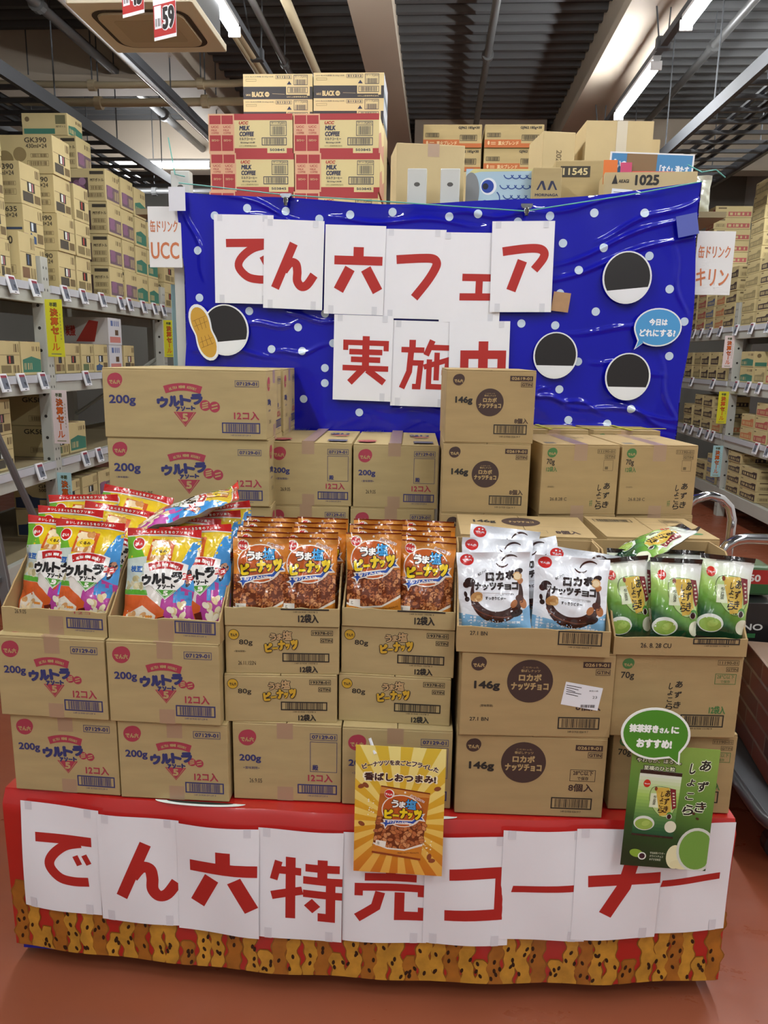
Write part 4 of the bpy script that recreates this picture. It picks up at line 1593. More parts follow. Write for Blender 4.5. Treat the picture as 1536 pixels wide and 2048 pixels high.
def bag_parts(w, h, t, seed, art, base, seal=.06, backm=None):
    smooth_sf = bag_shape(w, h, t, seed, seal)
    nu, nv = 20, 28
    grid = [[[Vector(smooth_sf(-w / 2 + w * i / nu, h * j / nv, 0, b)) for i in range(nu + 1)] for j in range(nv + 1)] for b in (False, True)]

    def sf(x, z, e=0., back=False):
        fx, fz = min(max((x / w + .5) * nu, 0), nu - 1e-6), min(max(z / h * nv, 0), nv - 1e-6)
        i, j = int(fx), int(fz)
        u, v = fx - i, fz - j
        g = grid[1 if back else 0]
        p = g[j][i] * ((1 - u) * (1 - v)) + g[j][i + 1] * (u * (1 - v)) + g[j + 1][i] * ((1 - u) * v) + g[j + 1][i + 1] * (u * v)
        return (p.x, p.y + (e if back else -e), p.z)
    q = MB()
    for back in (False, True):
        v = [sf(-w / 2 + w * i / nu, h * j / nv, 0, back) for j in range(nv + 1) for i in range(nu + 1)]
        f = [(j * (nu + 1) + i, j * (nu + 1) + i + 1, (j + 1) * (nu + 1) + i + 1, (j + 1) * (nu + 1) + i) for j in range(nv) for i in range(nu)]
        q.add(v, [g[::-1] for g in f] if back else f, 1 if back else 0)
    body = q.mesh('bag_body', [base, backm or base], smooth=True)
    pr = art.mesh('bag_print', lambda x, y, e: sf(x - w / 2, y, e + .0003), cut=([w * i / nu for i in range(1, nu)], [h * j / nv for j in range(1, nv)]), eps=.00016)
    return [('bag_body', body), ('bag_print', pr)]


F = film


def ell_nuts(a, u0, v0, u1, v1, n, cols, seed, L=1, rx=.008, ry=.005, mask=None):
    r = random.Random(seed)
    for k in range(n):
        u, v = r.uniform(u0, u1), r.uniform(v0, v1)
        if mask and not mask(u, v):
            continue
        a.disc(u, v, rx * r.uniform(.8, 1.2), F(cols[k % len(cols)]), L + k % 3, ry * r.uniform(.85, 1.15), r.uniform(0, 3.14), 10)


def ultra_bag(w=.185, h=.265):
    a = Art(w, h)
    a.rect(0, .5, 1, .93, F('#e3c11e'), 0)
    a.poly([(0, .5), (0, .92), (.1, .92), (.22, .8), (.3, .7), (.3, .5)], F('#6db02c'), 1)
    a.poly([(.62, .5), (.8, .72), (.9, .88), (1, .9), (1, .3), (.7, .3)], F('#3c8fd0'), 1)
    a.poly([(.5, 0), (.55, .35), (.75, .48), (1, .42), (1, 0)], F('#b23f94'), 1)
    a.poly([(0, 0), (0, .38), (.35, .38), (.6, .25), (.52, 0)], F('#cf5a22'), 2)
    a.poly([(0, .925), (0, 1), (1, 1), (1, .925), (.75, .945), (.5, .95), (.25, .945)], F('#c3221f'), 2)
    a.poly([(0, .915), (0, .925), (.25, .945), (.5, .95), (.75, .945), (1, .925), (1, .915), (.75, .936), (.5, .941), (.25, .936)], F('#f0ece4'), 3)
    for k, ch in enumerate('おいしさ選べる5種のアソート'):
        x = .14 + .052 * k
        a.text(ch, x, .958, x + .034, .982, F('#f4efe6'), 3, .03, nb=4)
    a.disc(.17, .855, .016, F('#efe9dc'), 3)
    a.disc(.165, .858, .0135, F('#c3221f'), 4)
    a.text('でん六', .115, .838, .215, .866, F('#f4efe6'), 5, .04, nb=4)
    # small picture of a nut pack
    a.poly([(.3, .7), (.345, .905), (.66, .885), (.64, .7)], F('#cc5c26'), 2)
    a.poly([(.345, .705), (.375, .895), (.6, .88), (.59, .705)], F('#e9d0a8'), 3)
    ell_nuts(a, .37, .72, .58, .88, 22, ['#d9a96a', '#c98d4e', '#ecd8ae'], 3, 4, .0075, .0055)
    a.disc(.49, .79, .024, F('#e6c42a'), 8, .010, .2)
    a.text('くるみ', .41, .775, .57, .805, F('#3c2512'), 9, .05, nb=4)
    # pale pack at the side
    a.poly([(0, .42), (0, .71), (.3, .74), (.33, .42)], F('#c3cfc4'), 3)
    ell_nuts(a, .03, .45, .28, .56, 12, ['#c5ba8c', '#d5caa2', '#b3a878'], 5, 4, .008, .006)
    a.text('枝豆', .08, .59, .26, .65, F('#2d62a8'), 5, .06)
    a.poly([(0, .385), (0, .43), (.34, .43), (.36, .385)], F('#55a02c'), 4)
    ell_nuts(a, .72, .5, .97, .64, 14, ['#2b2030', '#c08a68', '#2f3f94', '#b3785a'], 6, 3, .009, .006)
    ell_nuts(a, .66, .06, .97, .34, 22, ['#e5d6b0', '#d9c08e', '#efe6cc'], 7, 3, .010, .0065)
    a.poly([(.06, .03), (.06, .2), (.3, .29), (.48, .2), (.42, .02)], F('#e6dccb'), 4)
    ell_nuts(a, .1, .05, .4, .21, 18, ['#e0b684', '#d39d66', '#efdcb4'], 8, 5, .009, .006)
    for k in range(9):
        a.disc(.36 + .03 * (k % 3), .05 + .07 * (k // 3), .0035, F('#e8933a'), 5, n=8)
    a.poly([(.55, .0), (.5, .18), (.6, .2), (.64, .0)], F('#5b1a16'), 4)
    a.text('NUTS', .53, .05, .62, .1, F('#d8b45a'), 5, .04, nb=4)
    # shield with title
    a.poly([(.27, .67), (.4, .695), (.58, .705), (.76, .695), (.88, .67), (.84, .5), (.78, .46), (.6, .345), (.42, .46), (.3, .5)], F('#f0eee8'), 9)
    ultra_logo(a, .27, .40, .86, .70, F('#b5211f'), F('#1c1a1c'), F('#f0eee8'), F('#f4efe6'))
    ultra_tri(a, .46, .355, .74, .437, F('#4d9a30'), F('#f4efe6'))
    mini(a, .83, .565, .0085, F('#b5211f'), F('#f4efe6'))
    # lift title group above the pictures
    out = []
    hit = False
    for it in a.items:
        if it[2] is MATS['film_f0eee8'] and 9 <= it[3] < 9.3 and not hit:
            hit = True
            out.append(it)
            continue
        out.append((it[0], it[1], it[2], it[3] + (9 if hit else 0)))
    a.items = out
    return a


def peanut_bag(w=.136, h=.2, mascot=False):
    a = Art(w, h)
    a.rect(0, .985, 1, 1, F('#6d2410'), 3)
    a.rect(0, .0, 1, .03, F('#8a3c14'), 3)
    a.poly([(.0, .98), (1, .98), (1, .93), (.6, .9), (.25, .92), (0, .88)], F('#d08a3a'), 0)
    # peanut window
    a.poly([(0, .1), (0, .55), (1, .55), (1, .12), (.6, .07)], F('#6a3016'), 0)
    rn = random.Random(11)
    for k in range(130):
        u, v, ro = rn.uniform(.02, .98), rn.uniform(.11, .53), rn.uniform(0, 3.14)
        c = ['#c2763f', '#a85c30', '#cf8c58', '#b5683a'][k % 4]
        a.disc(u, v, .0092, F('#6d3218'), 1 + .03 * (k % 100), .0058, ro, 10)
        a.disc(u, v, .0080, F(c), 1.015 + .03 * (k % 100), .0047, ro, 10)
    a.poly([(0, .03), (0, .135), (.3, .09), (.65, .105), (1, .22), (1, .03)], F('#cf8128'), 5)
    a.poly([(0, .135), (0, .16), (.3, .112), (.65, .128), (1, .255), (1, .22), (.65, .105), (.3, .09)], F('#eee6d6'), 5)
    a.text('FRIED SALTY PEANUTS', .52, .075, .95, .095, F('#5a2a10'), 6, .02, rot=.18, nb=4)
    a.rect(.05, .12, .26, .2, F('#efe9dc'), 6)
    a.text('塩', .08, .14, .13, .18, F('#3c2512'), 7)
    # medallion
    a.disc(.49, .68, w * .415, F('#efe8d8'), 6, h * .235)
    a.disc(.49, .68, w * .395, F('#bd581c'), 7, h * .222)
    a.disc(.19, .9, w * .1, F('#efe8d8'), 8)
    a.disc(.18, .9, w * .085, F('#c3221f'), 9)
    a.text('でん六', .105, .875, .255, .91, F('#f4efe6'), 10, .05, nb=4)
    a.text('皮ごと揚げた!', .6, .875, .92, .915, F('#f4efe6'), 9, .09, rot=-.3, nb=6)
    a.text('皮ごと揚げた!', .61, .88, .91, .91, F('#a03c18'), 10, .02, rot=-.3, nb=4)
    a.disc(.5, .955, .0028, F('#efe8d8'), 6)
    a.disc(.86, .74, .008, F('#a3562c'), 9, .006, .6)
    a.disc(.8, .7, .009, F('#984e28'), 9, .006, -.8)
    # ribbon
    a.poly([(.13, .52), (.72, .57), (.83, .66), (.96, .70), (.92, .64), (.99, .58), (.85, .58), (.76, .51), (.42, .48), (.24, .44), (.2, .38), (.16, .44), (.08, .455), (.16, .48)], F('#efe8d8'), 10)
    a.poly([(.17, .51), (.72, .555), (.83, .64), (.93, .675), (.89, .635), (.94, .6), (.84, .6), (.75, .525), (.42, .495), (.24, .455), (.2, .41), (.175, .455), (.12, .465), (.19, .485)], F('#1e4fa8'), 11)
    a.text('ポリフェノール760mg', .22, .482, .7, .535, F('#f4efe6'), 12, .04, rot=.07, nb=4)
    n0 = len(a.items)
    peanut_title(a, .14, .54, .9, .875, F('#f7f5ee'), F('#3f9fdc'), F('#f0d01c'), F('#22140c'), 12)
    return a


def choc_bag(w=.176, h=.19):
    a = Art(w, h)
    W_, BL = F('#e7e9ee'), F('#7fb2d8')
    a.rect(0, .0, 1, 1, W_, 0)
    a.poly([(0, 0), (0, .25), (.3, .21), (.6, .2), (.85, .26), (1, .34), (1, 0)], BL, 1)
    a.text('ナッツでおいしく低糖質',   .12, .125, .85, .155, W_, 2, .03, rot=-.04, nb=4)
    a.disc(.14, .91, .0165, F('#c3221f'), 2, .0135)
    a.text('でん六', .075, .893, .205, .92, W_, 3, .05, nb=4)
    cx, cy = .53, .52
    CB = F('#3a1812')
    r_out = lambda t: w * (.34 + .085 * math.sin(PI * t) ** 1.2)
    r_in = lambda t: w * (.325 - .05 * math.sin(PI * t) ** 1.2)
    a.ring(cx, cy, r_in, r_out, CB, 2, PI * .86, PI * 2.18, 48)
    a.ring(cx, cy, lambda t: r_in(t) + w * .06, lambda t: r_in(t) + w * .075, F('#6d3a28'), 3, PI * 1.15, PI * 1.7, 20)
    a.ring(.62, .92, w * .1, lambda t: w * (.11 + .012 * math.sin(PI * t)), CB, 2, PI * 1.2, PI * 1.75, 14)
    a.ring(.75, .8, w * .16, lambda t: w * (.17 + .02 * math.sin(PI * t)), CB, 2, PI * .35, PI * .85, 14)
    for u, v, rx, ry, rot, c in ((.16, .63, .013, .011, 0, '#2c1410'), (.11, .6, .008, .008, 0, '#3a1812'), (.25, .45, .0155, .011, .4, '#b5834a'), (.28, .43, .010, .008, .2, '#d6ac6e'),
                                 (.76, .36, .011, .0075, .9, '#a8683a'), (.82, .7, .009, .008, 0, '#e2caa2'), (.82, .7, .012, .0105, 0, '#c79a62'), (.86, .64, .0085, .007, .5, '#a8683a'), (.85, .42, .012, .009, -.4, '#4a2016'),
                                 (.9, .36, .009, .012, .3, '#a8683a'), (.8, .245, .0155, .0085, .35, '#241414'), (.84, .76, .011, .007, .3, '#2a1210'), (.1, .48, .004, .007, .2, '#2c1410'), (.12, .42, .006, .006, 0, '#2c1410')):
        a.disc(u, v, rx, F(c), 4 if c != '#e2caa2' else 5, ry, rot, 16)
    T = F('#231312')
    for k, ch in enumerate('ロカボ'):
        a.text(ch, .38 + .135 * k, .64 + .01 * k, .495 + .14 * k, .75 + .014 * k, T, 5, .085)
    for k, ch in enumerate('ナッツチョコ'):
        a.text(ch, .225 + .102 * k, .53, .32 + .102 * k, .628 + (.0 if ch not in 'ッョ' else -.025), T, 5, .08)
    a.line(.3, .5, .75, .487, .0008, F('#8a7a74'), 4)
    a.text('ノンシュガーチョコ使用', .5, .465, .76, .484, T, 5)
    a.text('すっきりビター', .37, .41, .65, .452, T, 5, .045, rot=-.03, nb=5)
    a.text('香ばしナッツ', .27, .73, .4, .765, T, 5, .02, rot=.5, nb=4)
    return a


def grad_film():
    m = mat('film_matcha_gradient', '#8fbf4a', .24, coat=.95, bump=.6, bscale=30, bdist=.005)
    nt = m.node_tree
    b = nt.nodes['Principled BSDF']
    tc = nt.nodes.new('ShaderNodeTexCoord')
    sp = nt.nodes.new('ShaderNodeSeparateXYZ')
    nt.links.new(tc.outputs['Object'], sp.inputs[0])
    md = nt.nodes.new('ShaderNodeMath')
    md.operation = 'MULTIPLY_ADD'
    md.inputs[1].default_value = .6
    nt.links.new(sp.outputs[0], md.inputs[0])
    nt.links.new(sp.outputs[2], md.inputs[2])
    mr = nt.nodes.new('ShaderNodeMapRange')
    mr.inputs[1].default_value, mr.inputs[2].default_value = 0.0, .2
    nt.links.new(md.outputs[0], mr.inputs[0])
    cr = nt.nodes.new('ShaderNodeValToRGB')
    el = cr.color_ramp.elements
    el[0].position, el[0].color = 0.0, lin('#0d3320')
    el[1].position, el[1].color = 1.0, lin('#e6e8e2')
    for p, c in ((.2, '#174a2a'), (.38, '#6a9f3c'), (.58, '#aed06c'), (.76, '#dfe8cc')):
        e = el.new(p)
        e.color = lin(c)
    nt.links.new(mr.outputs[0], cr.inputs[0])
    nt.links.new(cr.outputs[0], b.inputs['Base Color'])
    return m


MGRAD = grad_film()


def matcha_bag(w=.118, h=.2, flat=None):
    a = Art(w, h)
    if flat:
        a.rect(0, 0, 1, 1, flat, 0)
    a.rect(0, .945, 1, 1, F('#251c18'), 1)
    a.rect(0, 0, 1, .03, F('#251c18'), 1)
    a.disc(.2, .8, w * .085, F('#c8301f'), 2, w * .1)
    a.text('でん六', .135, .785, .265, .805, F('#f4efe6'), 3, .05, nb=4)
    blob = [(.33, .72), (.44, .765), (.66, .765), (.8, .74), (.9, .62), (.94, .48), (.86, .36), (.7, .32), (.55, .36), (.4, .46), (.31, .58)]
    sm = []
    n = len(blob)
    for i in range(n):
        p0, p1, p2, p3 = blob[i - 1], blob[i], blob[(i + 1) % n], blob[(i + 2) % n]
        for k in range(4):
            t = k / 4
            sm.append(tuple(.5 * (2 * p1[j] + (p2[j] - p0[j]) * t + (2 * p0[j] - 5 * p1[j] + 4 * p2[j] - p3[j]) * t * t + (3 * p1[j] - p0[j] - 3 * p2[j] + p3[j]) * t ** 3) for j in (0, 1)))
    cx, cy = .62, .55
    a.poly([(cx + (x - cx) * 1.03, cy + (y - cy) * 1.025) for x, y in sm], F('#3c4428'), 2)
    a.poly(sm, F('#b7d489'), 3)
    a.poly([(.32, .45), (.33, .66), (.56, .67), (.56, .45)], F('#dde6c4'), 4)
    calli(a, ['和三盆抹茶'], .36, .46, .5, .63, F('#3c4428'), 5, .009, .02)
    a.poly([(.6, .33), (.43, .72), (.46, .755), (.74, .765), (.82, .6), (.86, .36)][::1], F('#d2b04a'), 5)
    a.poly([(.76, .76), (.9, .75), (.97, .48), (.88, .44)], F('#7a1f2a'), 6)
    for k in range(5):
        a.rect(.85 + .015 * k - .02, .68 - .045 * k, .9 + .015 * k - .02, .7 - .045 * k, F('#d9c8b8'), 7)
    calli(a, ['あずき', 'しょこら'], .54, .38, .78, .74, F('#241c10'), 7, .021, .03)
    a.disc(.43, .735, .004, F('#7c3a20'), 7, .006)
    a.disc(.84, .36, .009, F('#4c8a3c'), 7)
    a.disc(.83, .335, .008, F('#dfe2d2'), 8)
    a.disc(.83, .335, .006, F('#2c1418'), 9, .0075)
    a.disc(.26, .2, w * .25, F('#dadfd4'), 3, h * .11)
    a.disc(.26, .185, w * .215, F('#8fb04c'), 4, h * .085)
    a.disc(.3, .2, w * .1, F('#a3c05c'), 5, h * .04, .4)
    a.disc(.9, .18, w * .14, F('#dfe0c4'), 3, h * .09)
    return a


UBASE, PBASE, CBASE = film('#d9d2c8'), film('#d98326'), film('#e7e9ee')
UB = [bag_parts(.185, .265, .026, s, ultra_bag(), UBASE, .08, film('#b9b1a8')) for s in (1, 2)]
PB = [bag_parts(.136, .2, .017, s, peanut_bag(), PBASE, .07, film('#b86a20')) for s in (3, 4)]
CB_ = [bag_parts(.176, .19, .022, s, choc_bag(), CBASE, .07) for s in (5, 6)]
MB_ = [bag_parts(.118, .2, .02, s, matcha_bag(), MGRAD, .07, film('#9aa39a')) for s in (7, 8)]


def bag(parts, loc, lean, rz, roll, label, grp, cat='snack bag'):
    M = Matrix.Translation(loc) @ Matrix.Rotation(D(rz), 4, 'Z') @ Matrix.Rotation(D(-lean), 4, 'X') @ Matrix.Rotation(D(roll), 4, 'Y')
    place('snack_bag', parts, M, label, cat, grp)


G1, G2, G3, G4 = 'red-edged mixed snack bags', 'orange peanut bags', 'white chocolate bags', 'green matcha bags'
zb = TZU + .008
# tray at the stepladder corner
for x, y, z, lean, rz, roll, v, lab in (
        (-.955, 1.715, 0, 16, -8, 3, 1, 'red-edged mixed snack bag, front of the corner tray, partly covered by its neighbour'),
        (-.862, 1.700, 0, 15, -2, 2, 0, 'red-edged mixed snack bag, front of the corner tray, fully in view'),
        (-.955, 1.790, .012, 14, -3, 2, 0, 'red-edged mixed snack bag, second row of the corner tray, above the covered one'),
        (-.850, 1.800, .02, 16, 10, 10, 1, 'red-edged mixed snack bag, second row of the corner tray, tilted sideways'),
        (-.935, 1.880, .03, 12, 2, -2, 1, 'red-edged mixed snack bag, third row of the corner tray, upright'),
        (-.850, 1.900, .045, 12, 18, 14, 0, 'red-edged mixed snack bag, back of the corner tray, leaning over its edge')):
    bag(UB[v], (x, y, zb + z), lean, rz, roll, lab, G1)
for x, y, z, lean, rz, roll, v, lab in (
        (-.662, 1.690, -.012, 17, 4, 1, 0, 'red-edged mixed snack bag, front of the second tray, title fully in view'),
        (-.570, 1.715, -.006, 15, -6, -6, 1, 'red-edged mixed snack bag, front of the second tray, tucked beside the orange bags'),
        (-.650, 1.790, .0, 13, 0, 3, 1, 'red-edged mixed snack bag, second row of the second tray, under the lying bag'),
        (-.575, 1.840, .002, 12, 6, -4, 0, 'red-edged mixed snack bag, second row of the second tray, beside the peanut tray'),
        (-.545, 1.920, .008, 12, 14, -8, 1, 'red-edged mixed snack bag, back of the second tray, just peeping out')):
    bag(UB[v], (x, y, zb + z), lean, rz, roll, lab, G1)
# the bag lying across
M = Matrix.Translation((-.735, 1.90, zb + .225)) @ Matrix.Rotation(D(-76), 4, 'Z') @ Matrix.Rotation(D(-16), 4, 'Y') @ Matrix.Rotation(D(-80), 4, 'X')
M = Matrix.Translation((-.755, 1.85, zb + .222)) @ Matrix.Rotation(D(-72), 4, 'Z') @ Matrix.Rotation(D(-70), 4, 'X') @ Matrix.Rotation(D(4), 4, 'Y')
place('snack_bag', UB[1], M, 'red-edged mixed snack bag lying flat across the top of the second tray', 'snack bag', G1)

zp = TZP + .006
rows = [names[k] for k in range(6)]
for k in range(5):
    for i, dx in enumerate((-.066, .058)):
        jit = random.Random(k * 7 + i)
        bag(PB[(k + i) % 2], (-.352 + dx + jit.uniform(-.006, .006), 1.712 + .04 * k + (.008 if i else 0), zp + .004 * k), 11 - k * .5 + (2 * i), 3.4 + jit.uniform(-2, 2), jit.uniform(-1.2, 1.2),
            'orange peanut bag, %s row, %s column of the tray beside the red-edged bags' % (rows[k], 'outer' if i == 0 else 'inner'), G2)
for k in range(5):
    for i, dx in enumerate((-.060, .060)):
        jit = random.Random(k * 5 + i + 40)
        yy, zz = 1.725 + .04 * k, zp + .004 * k
        if k == 0:
            yy, zz = (1.728, zp + .016) if i == 0 else (1.742, zp - .004)
        bag(PB[(k + i + 1) % 2], (-.078 + dx + jit.uniform(-.006, .006), yy, zz), 11 - k * .5 + (2 if i else 0), jit.uniform(-3, 2), jit.uniform(-1.5, 1.5) + (3 if (k == 0 and i) else 0),
            'orange peanut bag, %s row, %s column of the tray beside the white bags' % (rows[k], 'outer' if i else 'inner'), G2)
zc = TZC + .008
for x, y, z, lean, rz, roll, v, lab in (
        (.152, 1.705, .026, 14, 2, -2, 0, 'white chocolate bag in the front row, beside the orange peanut bags'),
        (.322, 1.700, .022, 13, -2, 2, 1, 'white chocolate bag in the front row, beside the green bags'),
        (.155, 1.775, .042, 12, 4, 2, 1, 'white chocolate bag in the second row, behind the front one beside the peanut bags'),
        (.165, 1.835, .058, 10, 0, 5, 0, 'white chocolate bag standing tallest at the back of its tray'),
        (.262, 1.79, .036, 12, -10, -16, 1, 'white chocolate bag in the second row with one corner sticking up'),
        (.345, 1.775, .022, 10, -6, 6, 0, 'white chocolate bag in the second row, hidden behind the front one beside green bags')):
    bag(CB_[v], (x, y, zc + z), lean, rz, roll, lab, G3)
for x, y, z, lean, rz, roll, v, lab in (
        (.476, 1.738, .008, 12, 12, -4, 0, 'green matcha bag in the front row, next to the white chocolate bags'),
        (.575, 1.722, .012, 13, 2, 1, 1, 'green matcha bag standing in the middle of the front row'),
        (.680, 1.728, .022, 11, -4, 3, 0, 'green matcha bag in the front row, next to the hand truck')):
    bag(MB_[v], (x, y, zc + z), lean, rz, roll, lab, G4)
M = Matrix.Translation((.472, 1.85, zc + .172)) @ Matrix.Rotation(D(-78), 4, 'Z') @ Matrix.Rotation(D(-66), 4, 'X') @ Matrix.Rotation(D(-8), 4, 'Y')
place('snack_bag', MB_[1], M, 'green matcha bag lying across the back of its tray', 'snack bag', G4)
for x, y in ((.50, 1.85), (.62, 1.86)):
    bag(MB_[0], (x, y, zc), 8, 0, 0, 'green matcha bag hidden behind the front row, %s' % ('near the white bags' if x < .6 else 'near the hand truck'), G4)
# ================================================================ blue banner
BX0, BX1 = -.945, .878
BY = 2.80
BLUEV = mat('blue_vinyl', '#0709a6', .4, coat=.75, spec=.15, bump=.2, bscale=9, bdist=.006)
BLUEV.node_tree.nodes['Principled BSDF'].inputs['Coat Roughness'].default_value = .035
RIDGES = [  # x0, z0, x1, z1, height, width : folds of the clear sheet
    (.36, 1.87, .86, 2.03, .009, .012), (.40, 1.93, .86, 2.10, .008, .011), (.30, 2.10, .70, 2.16, .006, .012), (.55, 2.02, .87, 2.15, .007, .012),
    (.30, 1.50, .47, 1.44, .011, .012), (.42, 1.47, .60, 1.42, .011, .011), (.50, 1.44, .86, 1.40, .010, .012), (.62, 1.46, .86, 1.36, .009, .012), (.78, 1.62, .86, 1.38, .010, .012),
    (.80, 1.98, .86, 1.75, .009, .010), (.28, 1.44, .40, 1.50, .01, .01),
    (-.92, 2.10, -.86, 1.88, .009, .010), (-.78, 2.16, -.45, 2.05, .007, .012), (-.74, 1.70, -.52, 1.715, .008, .012), (-.55, 1.74, -.30, 1.72, .008, .012),
    (-.90, 1.62, -.62, 1.60, .010, .012), (-.62, 1.60, -.42, 1.63, .009, .012), (-.70, 2.09, -.35, 2.02, .006, .01), (-.36, 2.08, .10, 2.06, .007, .012), (.0, 2.09, .28, 2.10, .006, .012),
    (-.88, 1.68, -.82, 1.74, .008, .01), (.55, 1.60, .80, 1.56, .006, .013), (.45, 1.70, .85, 1.72, .005, .014), (-.2, 1.42, .1, 1.40, .006, .014), (.3, 1.38, .8, 1.345, .007, .013)]


def banner_top(x):
    t = (x - BX0) / (BX1 - BX0)
    return 2.168 + .03 * t - .052 * math.sin(PI * min(1, max(0, t))) + .004 * math.sin(9 * x)


def banner(x, z, e=0.):
    y = BY + .006 * math.sin(4.2 * x + 1) * math.sin(3.1 * z) + .003 * math.sin(11 * x - 7 * z) + .0015 * math.sin(31 * x + 13 * z)
    for x0, z0, x1, z1, hh, ww in RIDGES:
        dx, dz = x1 - x0, z1 - z0
        L2 = dx * dx + dz * dz
        t = ((x - x0) * dx + (z - z0) * dz) / L2
        if -.15 < t < 1.15:
            tt = min(1, max(0, t))
            wob = .010 * math.sin(tt * 7 + x0 * 9)
            n = math.sqrt(L2)
            d = ((x - x0) * -dz + (z - z0) * dx) / n - wob
            fade = math.sin(PI * min(1, max(0, (t + .15) / 1.3)))
            y -= .8 * hh * fade * math.exp(-(d / (ww * .62)) ** 2)
    return (x, y - e, z)


q = MB()
nx, nz = 380, 190
v = []
for j in range(nz + 1):
    for i in range(nx + 1):
        x = BX0 + (BX1 - BX0) * i / nx
        zt = banner_top(x)
        z = 1.28 + (zt - 1.28) * j / nz
        xx = x + (.012 * math.sin(8 * z) if i in (0, nx) else 0)
        v.append(banner(xx, z))
q.add(v, [(j * (nx + 1) + i, j * (nx + 1) + i + 1, (j + 1) * (nx + 1) + i + 1, (j + 1) * (nx + 1) + i) for j in range(nz) for i in range(nx)])
bsheet = q.mesh('sheet', BLUEV, smooth=True)
DOT = mat('dot_print', '#c8d8ea', .35, coat=.7)
dots_px = [(-.82, 2.085), (-.70, 2.11), (-.56, 2.10), (-.44, 2.075), (-.33, 2.09), (-.18, 2.10), (-.885, 1.965), (.02, 2.085), (-.885, 1.80), (-.70, 1.755), (-.79, 1.65), (-.52, 1.70), (-.42, 1.75),
           (-.62, 1.62), (.12, 2.095), (.26, 2.07), (.37, 2.09), (.52, 2.10), (.69, 2.10), (.86, 2.06), (.42, 2.0), (.56, 1.985), (.72, 1.96), (.34, 1.95), (.48, 1.91), (.80, 1.85), (.31, 1.835), (.42, 1.83),
           (.55, 1.77), (.29, 1.725), (.41, 1.72), (.82, 1.62), (.235, 1.615), (.50, 1.595), (.73, 1.53), (.44, 1.495), (.34, 1.425), (.70, 1.43), (.48, 1.385), (.62, 1.375), (-.505, 1.615), (-.39, 1.645), (-.42, 1.50), (-.50, 1.44), (-.42, 1.555), (-.06, 1.445), (-.29, 1.395), (.86, 1.74)]
da = Art(1, 1)
for x, z in dots_px:
    da.disc(x, z, .0145, DOT, 0, n=20)
dmesh = da.mesh('polka_dots', lambda X, Y, e: banner(X, Y, e + .0012), cut=.0048)
place('banner', [('sheet', bsheet, None, [('polka_dots', dmesh)])], Matrix.Identity(4), 'large glossy blue vinyl banner with white polka dots behind the cartons', 'banner')

